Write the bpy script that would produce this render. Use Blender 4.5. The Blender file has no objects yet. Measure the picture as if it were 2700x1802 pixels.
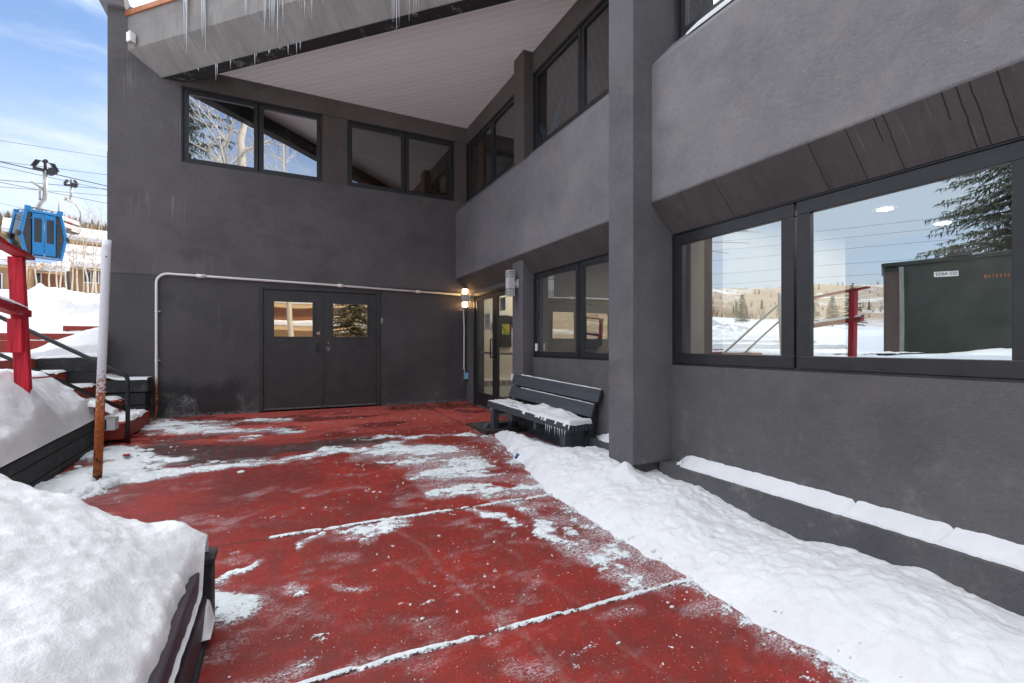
import bpy, math, random
import numpy as np
from mathutils import Vector, Matrix

# ------------------------------------------------------------------ camera, world, sun, exposure
S = bpy.context.scene
COL = S.collection
YAW = math.atan(610 / 1230.0)
EYE = 1.14
cam_d = bpy.data.cameras.new('camera'); cam = bpy.data.objects.new('camera', cam_d); COL.objects.link(cam)
cam.location = (0, 0, EYE); cam.rotation_euler = (math.pi / 2, 0, -YAW)
cam_d.sensor_width = 36; cam_d.lens = 16.4; cam_d.shift_y = 9 / 2700.0
cam_d.clip_start = 0.05; cam_d.clip_end = 6000
S.camera = cam
SUN_AZ, SUN_EL = math.radians(47), math.radians(32)       # clockwise from +Y
W = bpy.data.worlds.new('World'); S.world = W; W.use_nodes = True
wn, wl = W.node_tree.nodes, W.node_tree.links
bg = wn['Background']
sky = wn.new('ShaderNodeTexSky'); sky.sky_type = 'NISHITA'; sky.sun_disc = False
sky.sun_elevation = SUN_EL; sky.sun_rotation = SUN_AZ; sky.altitude = 2500; sky.air_density = 1.0; sky.dust_density = 1.4; sky.ozone_density = 1.2
tc = wn.new('ShaderNodeTexCoord'); sep = wn.new('ShaderNodeSeparateXYZ'); wl.new(tc.outputs['Generated'], sep.inputs[0])
mp = wn.new('ShaderNodeMapping'); mp.inputs['Scale'].default_value = (1.6, 1.6, 5.5); mp.inputs['Rotation'].default_value = (0.25, 0.1, 0.6)
wl.new(tc.outputs['Generated'], mp.inputs[0])
nz = wn.new('ShaderNodeTexNoise'); nz.inputs['Scale'].default_value = 1.7; nz.inputs['Detail'].default_value = 7; nz.inputs['Roughness'].default_value = 0.58; nz.inputs['Distortion'].default_value = 0.5
wl.new(mp.outputs[0], nz.inputs['Vector'])
def wmath(op, a, b=None, c=None):
    n = wn.new('ShaderNodeMath'); n.operation = op
    for i, v in enumerate((a, b, c)):
        if v is None: continue
        if isinstance(v, (int, float)): n.inputs[i].default_value = v
        else: wl.new(v, n.inputs[i])
    return n.outputs[0]
def wramp(v, a, b):
    n = wn.new('ShaderNodeMapRange'); n.interpolation_type = 'SMOOTHSTEP'
    n.inputs['From Min'].default_value = a; n.inputs['From Max'].default_value = b
    wl.new(v, n.inputs['Value']); return n.outputs[0]
# thin cloud: streaks and a whitish band low over the hills; an unseen bright sheet is added overhead as fill light
wisps = wmath('MULTIPLY', wramp(nz.outputs['Fac'], 0.42, 0.66), 0.55)
low = wmath('MULTIPLY', wmath('SUBTRACT', 1.0, wramp(sep.outputs['Z'], 0.10, 0.46)), 0.75)
sheet = wramp(wmath('ADD', sep.outputs['Z'], wmath('MULTIPLY', wmath('SUBTRACT', nz.outputs['Fac'], 0.5), 0.25)), 0.43, 0.58)
cl = wmath('MINIMUM', wmath('ADD', wisps, low), 0.92)
mx = wn.new('ShaderNodeMixRGB'); wl.new(cl, mx.inputs[0]); wl.new(sky.outputs[0], mx.inputs[1]); mx.inputs[2].default_value = (3.7, 4.0, 4.4, 1)
mx2 = wn.new('ShaderNodeMixRGB'); wl.new(wmath('MULTIPLY', sheet, 0.85), mx2.inputs[0]); wl.new(mx.outputs[0], mx2.inputs[1]); lit = wmath('ADD', 1.14, wmath('MULTIPLY', wmath('MAXIMUM', wmath('SUBTRACT', wmath('MULTIPLY', sep.outputs['X'], -1.0), 0.12), 0.0), 0.62))   # the added fill is raised in the west, lowered in the south
lit = wmath('SUBTRACT', lit, wmath('MULTIPLY', wmath('MAXIMUM', wmath('SUBTRACT', wmath('MULTIPLY', sep.outputs['Y'], -1.0), 0.15), 0.0), 1.15))
lit = wmath('MAXIMUM', lit, 0.25)
shc = wn.new('ShaderNodeMixRGB'); shc.blend_type = 'MULTIPLY'; shc.inputs[0].default_value = 1; shc.inputs[1].default_value = (11.3, 11.4, 11.8, 1); wl.new(lit, shc.inputs[2]); wl.new(shc.outputs[0], mx2.inputs[2])
wl.new(mx2.outputs[0], bg.inputs['Color']); bg.inputs['Strength'].default_value = 0.135
sun_d = bpy.data.lights.new('sun', 'SUN'); sun_d.energy = 2.3; sun_d.angle = math.radians(0.5); sun_d.color = (1.0, 0.90, 0.76)
sun = bpy.data.objects.new('sun', sun_d); COL.objects.link(sun)
sv = Vector((math.sin(SUN_AZ) * math.cos(SUN_EL), math.cos(SUN_AZ) * math.cos(SUN_EL), math.sin(SUN_EL)))
sun.rotation_euler = sv.to_track_quat('Z', 'Y').to_euler(); sun.location = (20, 20, 30)
S.view_settings.view_transform = 'Standard'; S.view_settings.look = 'None'; S.view_settings.gamma = 1
S.view_settings.exposure = 0.95; S.view_settings.use_curve_mapping = False
S.cycles.use_denoising = True; S.cycles.max_bounces = 8; S.cycles.transparent_max_bounces = 16
S.cycles.caustics_reflective = False; S.cycles.caustics_refractive = False
S.cycles.sample_clamp_indirect = 8

# ------------------------------------------------------------------ helpers
def _h(ix, iy, seed):
    v = np.sin(ix * 127.1 + iy * 311.7 + seed * 74.7) * 43758.5453
    return v - np.floor(v)
def vnoise(x, y, seed=0):
    x = np.asarray(x, float); y = np.asarray(y, float)
    ix, iy = np.floor(x), np.floor(y); fx, fy = x - ix, y - iy
    fx = fx * fx * (3 - 2 * fx); fy = fy * fy * (3 - 2 * fy)
    a, b = _h(ix, iy, seed), _h(ix + 1, iy, seed); c, d = _h(ix, iy + 1, seed), _h(ix + 1, iy + 1, seed)
    return (a + (b - a) * fx) * (1 - fy) + (c + (d - c) * fx) * fy
def fbm(x, y, octv=4, seed=0, gain=0.5):
    s = 0; a = 1.0; t = 0; x = np.asarray(x, float); y = np.asarray(y, float)
    for i in range(octv):
        s = s + a * vnoise(x, y, seed + i * 17); t += a; a *= gain; x = x * 2.03 + 11.3; y = y * 2.03 + 7.7
    return s / t
def sstep(a, b, x):
    t = np.clip((np.asarray(x, float) - a) / (b - a), 0, 1); return t * t * (3 - 2 * t)

class MB:
    def __init__(s): s.v = []; s.f = []; s.m = []; s.sm = []
    def add(s, vs, fs, mi=0, smooth=False):
        o = len(s.v); s.v.extend([tuple(v) for v in vs])
        for f in fs: s.f.append(tuple(o + i for i in f)); s.m.append(mi); s.sm.append(smooth)
        return s
    def box(s, x0, x1, y0, y1, z0, z1, mi=0):
        v = [(x0, y0, z0), (x1, y0, z0), (x1, y1, z0), (x0, y1, z0), (x0, y0, z1), (x1, y0, z1), (x1, y1, z1), (x0, y1, z1)]
        return s.add(v, [(0, 3, 2, 1), (4, 5, 6, 7), (0, 1, 5, 4), (1, 2, 6, 5), (2, 3, 7, 6), (3, 0, 4, 7)], mi)
    def obox(s, c, a, b, d, mi=0):          # centre and three half vectors
        c, a, b, d = Vector(c), Vector(a), Vector(b), Vector(d)
        if a.cross(b).dot(d) < 0: a = -a
        v = [c - a - b - d, c + a - b - d, c + a + b - d, c - a + b - d, c - a - b + d, c + a - b + d, c + a + b + d, c - a + b + d]
        return s.add(v, [(0, 3, 2, 1), (4, 5, 6, 7), (0, 1, 5, 4), (1, 2, 6, 5), (2, 3, 7, 6), (3, 0, 4, 7)], mi)
    def prism(s, bot, top, mi=0):
        n = len(bot); nrm = Vector((0, 0, 0))
        for i in range(n): nrm += Vector(bot[i]).cross(Vector(bot[(i + 1) % n]))
        d = sum((Vector(t) - Vector(b) for t, b in zip(top, bot)), Vector())
        if nrm.dot(d) < 0: bot, top = list(reversed(bot)), list(reversed(top))
        f = [tuple(reversed(range(n))), tuple(range(n, 2 * n))] + [(i, (i + 1) % n, n + (i + 1) % n, n + i) for i in range(n)]
        return s.add(list(bot) + list(top), f, mi)
    def tube(s, pts, r, n=10, mi=0, cap=True, smooth=True):
        P = [Vector(p) for p in pts]; R = r if isinstance(r, (list, tuple)) else [r] * len(P)
        vs = []; ref = None
        for i, p in enumerate(P):
            t = ((P[min(i + 1, len(P) - 1)] - P[i]).normalized() + (P[i] - P[max(i - 1, 0)]).normalized())
            t = t.normalized() if t.length > 1e-6 else Vector((0, 0, 1))
            if ref is None: ref = Vector((1, 0, 0)) if abs(t.x) < 0.8 else Vector((0, 1, 0))
            u = (ref - t * ref.dot(t)).normalized(); w = t.cross(u); ref = u
            for k in range(n):
                a = 2 * math.pi * k / n; vs.append(p + (u * math.cos(a) + w * math.sin(a)) * R[i])
        fs = [(i * n + k, i * n + (k + 1) % n, (i + 1) * n + (k + 1) % n, (i + 1) * n + k) for i in range(len(P) - 1) for k in range(n)]
        s.add(vs, fs, mi, smooth)
        if cap:
            o = len(s.v) - len(vs)
            s.f.append(tuple(o + k for k in reversed(range(n)))); s.m.append(mi); s.sm.append(False)
            s.f.append(tuple(o + (len(P) - 1) * n + k for k in range(n))); s.m.append(mi); s.sm.append(False)
        return s
    def ball(s, c, r, n=10, m=7, mi=0, sc=(1, 1, 1)):
        vs = []
        for i in range(m + 1):
            th = math.pi * i / m
            for k in range(n):
                a = 2 * math.pi * k / n
                vs.append((c[0] + r * sc[0] * math.sin(th) * math.cos(a), c[1] + r * sc[1] * math.sin(th) * math.sin(a), c[2] - r * sc[2] * math.cos(th)))
        fs = [(i * n + k, i * n + (k + 1) % n, (i + 1) * n + (k + 1) % n, (i + 1) * n + k) for i in range(m) for k in range(n)]
        return s.add(vs, fs, mi, True)
    def disc(s, c, r, n=20, mi=0, up=(0, 0, 1)):
        up = Vector(up).normalized(); u = up.orthogonal().normalized(); w = up.cross(u)
        return s.add([Vector(c) + (u * math.cos(2 * math.pi * k / n) + w * math.sin(2 * math.pi * k / n)) * r for k in range(n)], [tuple(range(n))], mi)
    def build(s, name, mats, parent=None, bevel=0, local=False, seg=2):
        me = bpy.data.meshes.new(name)
        if local == 'swap': s.v = [(v[1], v[0], v[2]) for v in s.v]; s.f = [tuple(reversed(f)) for f in s.f]
        off = Vector((0, 0, 0))
        if parent is not None and not local:
            p = parent
            while p is not None: off = off + p.location; p = p.parent
        me.from_pydata([tuple(Vector(v) - off) for v in s.v], [], s.f)
        for m in (mats if isinstance(mats, (list, tuple)) else [mats]): me.materials.append(m)
        me.polygons.foreach_set('material_index', s.m); me.polygons.foreach_set('use_smooth', s.sm)
        me.update()
        o = bpy.data.objects.new(name, me); COL.objects.link(o)
        if parent is not None: o.parent = parent
        if bevel:
            b = o.modifiers.new('bevel', 'BEVEL'); b.width = bevel; b.segments = seg; b.limit_method = 'ANGLE'; b.angle_limit = math.radians(40)
        return o
def tag(o, label=None, cat=None, group=None, kind=None):
    if label: o['label'] = label
    if cat: o['category'] = cat
    if group: o['group'] = group
    if kind: o['kind'] = kind
    return o
def thing(name, label, cat, loc=(0, 0, 0), group=None):
    o = bpy.data.objects.new(name, None); COL.objects.link(o); o.location = loc; o.empty_display_size = 0.2
    return tag(o, label, cat, group)
def copy_tree(o, parent=None):
    c = o.copy(); COL.objects.link(c)
    if parent is not None: c.parent = parent
    for ch in list(o.children): copy_tree(ch, c)
    return c
def grid_obj(name, X, Y, Z, mat, keep=None, attrs=None, smooth=True, kind='stuff', parent=None):
    ny, nx = X.shape; idx = np.arange(nx * ny).reshape(ny, nx)
    q = np.stack([idx[:-1, :-1], idx[:-1, 1:], idx[1:, 1:], idx[1:, :-1]], -1).reshape(-1, 4)
    V = np.stack([X, Y, Z], -1).reshape(-1, 3)
    if keep is not None:
        k = keep.reshape(-1)[q].any(axis=1); q = q[k]
        used = np.unique(q); mapv = -np.ones(nx * ny, int); mapv[used] = np.arange(len(used)); q = mapv[q]; V = V[used]
        if attrs: attrs = {a: v.reshape(-1)[used] for a, v in attrs.items()}
    elif attrs: attrs = {a: v.reshape(-1) for a, v in attrs.items()}
    me = bpy.data.meshes.new(name)
    me.vertices.add(len(V)); me.vertices.foreach_set('co', V.astype(np.float32).ravel())
    me.loops.add(q.size); me.loops.foreach_set('vertex_index', q.astype(np.int32).ravel())
    me.polygons.add(len(q)); me.polygons.foreach_set('loop_start', np.arange(0, q.size, 4, dtype=np.int32))
    me.polygons.foreach_set('use_smooth', np.full(len(q), smooth))
    me.update(calc_edges=True); me.validate()
    for a, v in (attrs or {}).items():
        at = me.attributes.new(a, 'FLOAT', 'POINT'); at.data.foreach_set('value', v.astype(np.float32))
    me.materials.append(mat)
    o = bpy.data.objects.new(name, me); COL.objects.link(o)
    if parent is not None: o.parent = parent
    if kind: o['kind'] = kind
    return o

# ------------------------------------------------------------------ materials
class M:
    def __init__(s, name, col=(0.5, 0.5, 0.5), rough=0.6, metal=0.0, spec=0.5):
        s.m = bpy.data.materials.new(name); s.m.use_nodes = True; s.nt = s.m.node_tree
        s.b = s.nt.nodes['Principled BSDF']; s.out = s.nt.nodes['Material Output']
        s.b.inputs['Base Color'].default_value = (*col, 1); s.b.inputs['Roughness'].default_value = rough
        s.b.inputs['Metallic'].default_value = metal; s.b.inputs['Specular IOR Level'].default_value = spec
        s._pos = None
    def n(s, t, **kw):
        x = s.nt.nodes.new(t)
        for k, v in kw.items(): setattr(x, k, v)
        return x
    def l(s, a, b): s.nt.links.new(a, b)
    def put(s, sock, v):
        if isinstance(v, bpy.types.NodeSocket): s.l(v, sock)
        elif isinstance(v, (tuple, list)): sock.default_value = (*v, 1) if len(v) == 3 and sock.type == 'RGBA' else v
        else: sock.default_value = v
    def pos(s, scale=(1, 1, 1), rot=(0, 0, 0), obj=False):
        if obj: src = s.n('ShaderNodeTexCoord').outputs['Object']
        else: src = s.n('ShaderNodeNewGeometry').outputs['Position']
        mpn = s.n('ShaderNodeMapping'); mpn.inputs['Scale'].default_value = scale; mpn.inputs['Rotation'].default_value = rot
        s.l(src, mpn.inputs['Vector']); return mpn.outputs[0]
    def noise(s, scale, det=4, rough=0.55, vec=None, dist=0):
        x = s.n('ShaderNodeTexNoise'); x.inputs['Scale'].default_value = scale; x.inputs['Detail'].default_value = det
        x.inputs['Roughness'].default_value = rough; x.inputs['Distortion'].default_value = dist
        s.l(vec if vec is not None else s.pos(), x.inputs['Vector']); return x.outputs['Fac']
    def ramp(s, v, a, b, lo=0.0, hi=1.0):
        x = s.n('ShaderNodeMapRange'); x.inputs['From Min'].default_value = a; x.inputs['From Max'].default_value = b
        x.inputs['To Min'].default_value = lo; x.inputs['To Max'].default_value = hi; s.put(x.inputs['Value'], v); return x.outputs[0]
    def math(s, op, a, b=0.0):
        x = s.n('ShaderNodeMath', operation=op); s.put(x.inputs[0], a); s.put(x.inputs[1], b); return x.outputs[0]
    def mix(s, f, a, b):
        x = s.n('ShaderNodeMixRGB'); s.put(x.inputs[0], f); s.put(x.inputs[1], a); s.put(x.inputs[2], b); return x.outputs[0]
    def attr(s, name): return s.n('ShaderNodeAttribute', attribute_name=name).outputs['Fac']
    def xyz(s):
        x = s.n('ShaderNodeSeparateXYZ'); s.l(s.n('ShaderNodeNewGeometry').outputs['Position'], x.inputs[0]); return x.outputs
    def color(s, v): s.put(s.b.inputs['Base Color'], v); return s
    def rough(s, v): s.put(s.b.inputs['Roughness'], v); return s
    def bump(s, h, strength=0.3, dist=0.01):
        x = s.n('ShaderNodeBump'); x.inputs['Strength'].default_value = strength; x.inputs['Distance'].default_value = dist
        s.put(x.inputs['Height'], h); s.l(x.outputs[0], s.b.inputs['Normal']); return s

def stucco(name, base, stain=0.5, wet=False, streak=0.35):
    m = M(name, base, 0.82, spec=0.25)
    big = m.noise(0.9, 5, 0.6); mid = m.noise(6, 5, 0.65, dist=0.6); fine = m.noise(85, 3, 0.6)
    drip = m.noise(1, 4, 0.6, m.pos((26, 26, 0.7)))
    k = [c * 1.22 + 0.004 for c in base]; d = [c * 0.80 for c in base]
    c = m.mix(m.ramp(big, 0.3, 0.7), d, k)
    c = m.mix(m.math('MULTIPLY', m.ramp(mid, 0.48, 0.75), 0.35), c, [x * 1.5 for x in base])
    dm = m.math('MULTIPLY', m.math('MULTIPLY', m.ramp(drip, 0.62 - .06 * (streak > .6), 0.80 - .06 * (streak > .6)), m.ramp(m.noise(1.3, 3), 0.46, 0.62)), streak)
    if streak > .6: dm = m.math('MULTIPLY', dm, m.ramp(m.xyz()[0], -.2, -1.1, .12, 1.0))
    c = m.mix(dm, c, (0.30, 0.29, 0.28))
    tr = m.noise(1, 5, .7, m.pos((30, 30, 75), (.5, .3, .2))); c = m.mix(m.math('MULTIPLY', m.ramp(tr, .52, .72), .42), c, [x * 1.6 for x in base])
    c = m.mix(m.math('MULTIPLY', m.ramp(m.noise(75, 4, .75), .5, .3), .45), c, [x * .55 for x in base])
    c = m.mix(m.math('MULTIPLY', m.ramp(m.noise(2.1, 6, .7), .52, .72), .55), c, (base[0] * 1.3, base[1] * 1.24, base[2] * 1.08))
    c = m.mix(m.math('MULTIPLY', m.ramp(m.noise(1.15, 6, .68, m.pos((1, 1, 1.3), (.3, .2, 0))), .54, .68), .5), c, [x * .62 for x in base])
    sc_ = m.math('MULTIPLY', m.math('MULTIPLY', m.ramp(m.noise(4.2, 6, .72), .56, .74), m.ramp(m.xyz()[2], .75, .0)), .40); c = m.mix(sc_, c, (.30, .29, .285))
    specks = m.math('MULTIPLY', m.ramp(m.noise(55, 1), 0.76, 0.80), 0.5)
    c = m.mix(specks, c, (0.32, 0.32, 0.32))
    rg = m.ramp(mid, 0.3, 0.7, 0.7, 0.9)
    if wet:      # a damp, salt-marked patch low on the wall by the steps
        X, Y, Z = m.xyz()
        edge = m.math('ADD', Z, m.math('MULTIPLY', m.math('SUBTRACT', m.noise(2.6, 4), 0.5), 0.9))
        up = m.ramp(edge, 0.62, 0.40)
        sx = m.math('MULTIPLY', m.ramp(X, -2.0, -1.7), m.ramp(X, -0.2, -0.75))
        damp = m.math('MULTIPLY', up, sx)
        c = m.mix(m.math('MULTIPLY', damp, 0.72), c, (0.016, 0.016, 0.017))
        salt = m.math('MULTIPLY', m.math('MULTIPLY', m.ramp(m.noise(2.3, 3), 0.5, 0.64), m.ramp(m.noise(60, 3), 0.42, 0.6)), m.math('MULTIPLY', damp, m.ramp(Z, 0.42, 0.28)))
        c = m.mix(m.math('MULTIPLY', salt, 0.75), c, (0.42, 0.42, 0.42))
        foot = m.math('MULTIPLY', m.ramp(m.math('ADD', Z, m.math('MULTIPLY', m.noise(9, 3), 0.08)), 0.10, 0.03), m.ramp(m.noise(20, 3), 0.4, 0.65))
        c = m.mix(m.math('MULTIPLY', foot, 0.5), c, (0.4, 0.4, 0.41))
        rg = m.math('SUBTRACT', rg, m.math('MULTIPLY', damp, 0.35))
    m.color(c).rough(rg)
    h = m.math('ADD', m.math('MULTIPLY', fine, 0.35), m.math('ADD', m.math('MULTIPLY', mid, 1.0), m.math('MULTIPLY', m.noise(22, 4), 0.5)))
    m.bump(h, 0.55, 0.012)
    return m.m
def plain(name, col, rough=0.6, metal=0.0, var=0.15, scale=8, bump=0.0, spec=0.5):
    m = M(name, col, rough, metal, spec)
    c = m.mix(m.ramp(m.noise(scale, 4, 0.6, m.pos(obj=True)), 0.3, 0.7), [x * (1 - var) for x in col], [min(1, x * (1 + var)) for x in col])
    m.color(c)
    if bump: m.bump(m.noise(scale * 8, 3, 0.6, m.pos(obj=True)), bump, 0.004)
    return m.m
def snow_mat(name, col=(0.67, 0.68, 0.70), dirt=0.0, rough=0.55):
    m = M(name, col, rough, spec=0.3)
    c = m.mix(m.ramp(m.noise(3.0, 5, 0.65), 0.35, 0.7), [x * 0.93 for x in col], [min(0.95, x * 1.05) for x in col])
    if dirt:
        c = m.mix(m.math('MULTIPLY', m.ramp(m.noise(9, 5, 0.7), 0.58, 0.8), dirt), c, (0.45, 0.42, 0.40))
    c = m.mix(m.math('MULTIPLY', m.ramp(m.noise(60, 2), 0.725, 0.76), 0.38 + dirt), c, (0.35, 0.31, 0.28))
    m.color(c)
    h = m.math('ADD', m.math('MULTIPLY', m.noise(17, 6, 0.72), 1.6), m.math('MULTIPLY', m.noise(120, 3, 0.7), 0.35))
    m.bump(h, 0.5, 0.014)
    return m.m
def wood(name, col, axis='y', rough=0.7, var=0.3, weather=0.0):
    m = M(name, col, rough, spec=0.3)
    sc = {'x': (1.2, 22, 22), 'y': (22, 1.2, 22), 'z': (22, 22, 1.2)}[axis]
    g = m.noise(1.6, 5, 0.6, m.pos(sc, obj=True), 0.3)
    c = m.mix(m.ramp(g, 0.3, 0.7), [x * (1 - var) for x in col], [min(1, x * (1 + var)) for x in col])
    if weather: c = m.mix(m.math('MULTIPLY', m.ramp(m.noise(7, 5, 0.7, m.pos(obj=True)), 0.55, 0.75), weather), c, (0.35, 0.34, 0.34))
    m.color(c); m.bump(g, 0.5, 0.006); return m.m
def glass(name, refl=0.5, tint=(0.9, 0.93, 0.92), wave=0.03, scale=1.4, dirt=0.06, rc=(0.97, 0.98, 1.0)):
    m = M(name); nt = m.nt
    gl = m.n('ShaderNodeBsdfGlossy'); gl.inputs['Roughness'].default_value = 0.0; gl.inputs['Color'].default_value = (*rc, 1)
    tr = m.n('ShaderNodeBsdfTransparent'); tr.inputs['Color'].default_value = (*tint, 1)
    df = m.n('ShaderNodeBsdfDiffuse'); df.inputs['Color'].default_value = (0.6, 0.6, 0.6, 1)
    bp = m.n('ShaderNodeBump'); bp.inputs['Strength'].default_value = wave; bp.inputs['Distance'].default_value = 0.1
    m.l(m.noise(scale, 1, 0.4), bp.inputs['Height']); m.l(bp.outputs[0], gl.inputs['Normal'])
    fr = m.n('ShaderNodeFresnel'); fr.inputs['IOR'].default_value = 1.5
    fac = m.math('MINIMUM', m.math('ADD', m.math('MULTIPLY', fr.outputs[0], 0.9), refl), 0.97)
    a = m.n('ShaderNodeMixShader'); m.l(fac, a.inputs[0]); m.l(tr.outputs[0], a.inputs[1]); m.l(gl.outputs[0], a.inputs[2])
    b = m.n('ShaderNodeMixShader'); spk = m.math('ADD', m.math('MULTIPLY', m.ramp(m.noise(48, 2), 0.74, 0.80), 0.35), m.math('MULTIPLY', m.ramp(m.noise(3, 5, 0.7), 0.4, 0.8), dirt))
    m.l(spk, b.inputs[0]); m.l(a.outputs[0], b.inputs[1]); m.l(df.outputs[0], b.inputs[2]); m.l(b.outputs[0], m.out.inputs['Surface'])
    return m.m
def emit(name, col, st):
    m = M(name); m.b.inputs['Emission Color'].default_value = (*col, 1); m.b.inputs['Emission Strength'].default_value = st
    m.b.inputs['Base Color'].default_value = (0.8, 0.8, 0.8, 1); return m.m

WALL = stucco('shade_darkened_stucco', (0.074, 0.0705, 0.0745), wet=True)  # lower lift: shade under the canopy put into a darker base colour
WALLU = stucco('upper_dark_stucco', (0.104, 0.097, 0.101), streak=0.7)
BROWNST = stucco('brown_stucco', (0.098, 0.083, 0.077), streak=0.25)
FASC = stucco('grey_stucco', (0.170, 0.164, 0.173), streak=0.22)
PLIN = stucco('plinth_stucco', (0.085, 0.083, 0.088), streak=0.5)
PILR = stucco('pillar_stucco', (0.116, 0.113, 0.121), streak=0.3)
LOWW = stucco('lower_stucco', (0.098, 0.096, 0.100), streak=0.3)
def scarred(name, base, along, amount):
    # plaster streaked down its slope; 'along' is the direction of the beam
    m = M(name, base, 0.85, spec=0.2); X, Y, Z = m.xyz()
    a = m.math('ADD', m.math('MULTIPLY', X, along[0]), m.math('MULTIPLY', Y, along[1]))
    cv = m.n('ShaderNodeCombineXYZ'); m.l(a, cv.inputs[0]); m.l(Z, cv.inputs[1])
    def st(sx, sz, det): 
        mp_ = m.n('ShaderNodeMapping'); mp_.inputs['Scale'].default_value = (sx, sz, 1); m.l(cv.outputs[0], mp_.inputs['Vector']); return m.noise(1, det, .65, mp_.outputs[0], .3)
    s1, s2, s3 = st(16, 1.6, 5), st(55, 2.6, 4), st(2.2, 2.0, 5)
    c = m.mix(m.ramp(s3, .3, .7), [x * .82 for x in base], [x * 1.2 for x in base])
    c = m.mix(m.math('MULTIPLY', m.ramp(s1, .5, .75), .45), c, [x * .55 for x in base])
    c = m.mix(m.math('MULTIPLY', m.math('MULTIPLY', m.ramp(s2, .60, .72), m.ramp(s3, .40, .62)), amount), c, (.52, .50, .47))
    m.color(c); m.bump(m.math('ADD', m.noise(60, 4, .65), s1), .55, .012); return m
BEVEL = scarred('beam_stucco', (0.235, 0.222, 0.212), (.7071, -.7071), .75).m
FRAME = plain('window_frame_metal', (0.020, 0.021, 0.024), 0.38, 0.0, 0.2)
DOORP = plain('door_paint', (0.030, 0.030, 0.033), 0.42, 0.0, 0.25, 5, 0.15)
GLASS = glass('coated_glass', 0.54, (.80, .82, .80), wave=.016, scale=1.1, rc=(.86, .95, 1.0))
GLASS_UP = glass('old_coated_glass', 0.58, (0.75, 0.74, 0.7), 0.05, 0.9, 0.05)
GLASS_MID = glass('upper_glass', 0.20, (.85, .84, .8), 0.04, 0.9, 0.04)
GLASS_DOOR = glass('clear_glass', 0.10, wave=0.01)
SNOW = snow_mat('snow'); SNOW_D = snow_mat('trodden_snow', (0.80, 0.82, 0.85), 0.12); SNOW_ICE = snow_mat('icy_snow', (0.60, 0.65, 0.68), 0.15, 0.35)
BLACKWOOD = wood('black_stained_timber', (0.030, 0.031, 0.033), 'y', 0.75, 0.35, 0.15)
BENCHW = wood('bench_paint', (0.050, 0.056, 0.066), 'y', 0.6, 0.2)
REDW = wood('red_painted_wood', (0.50, 0.018, 0.036), 'z', 0.6, 0.5, 0.12)
REDW_Y = wood('red_painted_rail', (0.34, 0.018, 0.028), 'y', 0.6, 0.3, 0.5)
REDSTEP = wood('red_step_paint', (0.27, 0.040, 0.028), 'y', 0.6, 0.25)
BLACKMETAL = plain('black_painted_steel', (0.016, 0.017, 0.018), 0.35, 0.0, 0.3, 20)
WHITEP = plain('white_paint', (0.72, 0.71, 0.70), 0.5, 0, 0.08)
STEEL = plain('galvanised_steel', (0.36, 0.34, 0.33), 0.45, 0.6, 0.2)
LAMPM = plain('brushed_lamp_metal', (0.62, 0.62, 0.62), 0.4, 0.2, 0.06)
# ------------------------------------------------------------------ plaza floor (slopes gently away from the back wall)
YB, XW = 8.93, 3.40
def zf(y): return -0.045 * np.clip(YB - np.asarray(y, float), 0, 14)
def fz(y): return -0.045 * min(max(YB - y, 0), 14)
# swept-up snow left on the paving: capsules (x0, y0, x1, y1, radius, strength)
CAPS = [(-1.85, 8.55, -1.1, 7.95, .50, .95), (-1.2, 8.35, 0.05, 8.15, .16, .8), (-1.0, 7.75, 0.05, 7.3, .27, .9), (-.6, 7.0, -.3, 6.95, .14, .7),
        (-.95, 5.70, -.13, 5.80, .20, .86), (-.02, 5.74, .45, 6.0, .17, .84), (.45, 5.98, .8, 5.82, .16, .78), (.8, 5.82, 1.3, 6.02, .20, .84),
        (1.0, 5.68, 1.85, 5.5, .33, 1.0), (1.45, 5.2, 1.85, 4.95, .36, 1.0), (1.4, 4.65, 1.95, 4.5, .29, .95), (1.35, 4.2, 1.7, 4.12, .2, .8),
        (1.8, 3.98, 2.4, 3.82, .2, .85), (1.0, 6.5, 2.45, 6.2, .10, .85), (.11, 3.53, .3, 3.57, .06, .9), (.5, 3.48, .75, 3.62, .10, .9), (.45, 3.6, .6, 3.5, .06, .8),
        (1.39, 3.62, 1.52, 3.33, .08, 1.0), (1.74, 3.69, 1.9, 3.25, .13, .85), (-.40, 3.24, -.16, 3.38, .07, 1.0), (-.36, 3.08, -.22, 2.88, .12, 1.0), (-.2, 2.2, .09, 2.3, .09, .8),
        (1.80, 3.1, 1.93, 2.2, .15, .85), (1.9, 2.6, 2.2, 2.5, .14, .7), (-1.95, 5.5, -1.45, 6.1, .42, 1.6), (-1.5, 6.2, -1.0, 6.22, .14, 1.1), (-1.9, 6.8, -1.5, 6.5, .28, 1.4),
        (-1.7, 5.25, -.9, 5.8, .13, 1.15), (-1.75, 7.1, -1.62, 6.9, .18, 1.0), (.3, 2.9, .45, 2.8, .05, .6), (0.0, 3.0, .1, 2.95, .06, .6)]
def snow_field(X, Y):
    wx = (fbm(X * 3.1, Y * 3.1, 4, 201, .6) - .5) * .42; wy = (fbm(X * 3.1 + 9, Y * 3.1, 4, 202, .6) - .5) * .42; big = sstep(2.6, 3.4, Y)
    X = X + wx * (.35 + .65 * big); Y = Y + wy * (.35 + .65 * big)
    m = np.zeros_like(X)
    for x0, y0, x1, y1, r, a in CAPS:
        dx, dy = x1 - x0, y1 - y0; L = dx * dx + dy * dy + 1e-9
        t = np.clip(((X - x0) * dx + (Y - y0) * dy) / L, 0, 1)
        d = np.hypot(X - x0 - t * dx, Y - y0 - t * dy)
        m = np.maximum(m, a * np.clip(1.25 - d / r, 0, 1))
    return m
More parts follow.
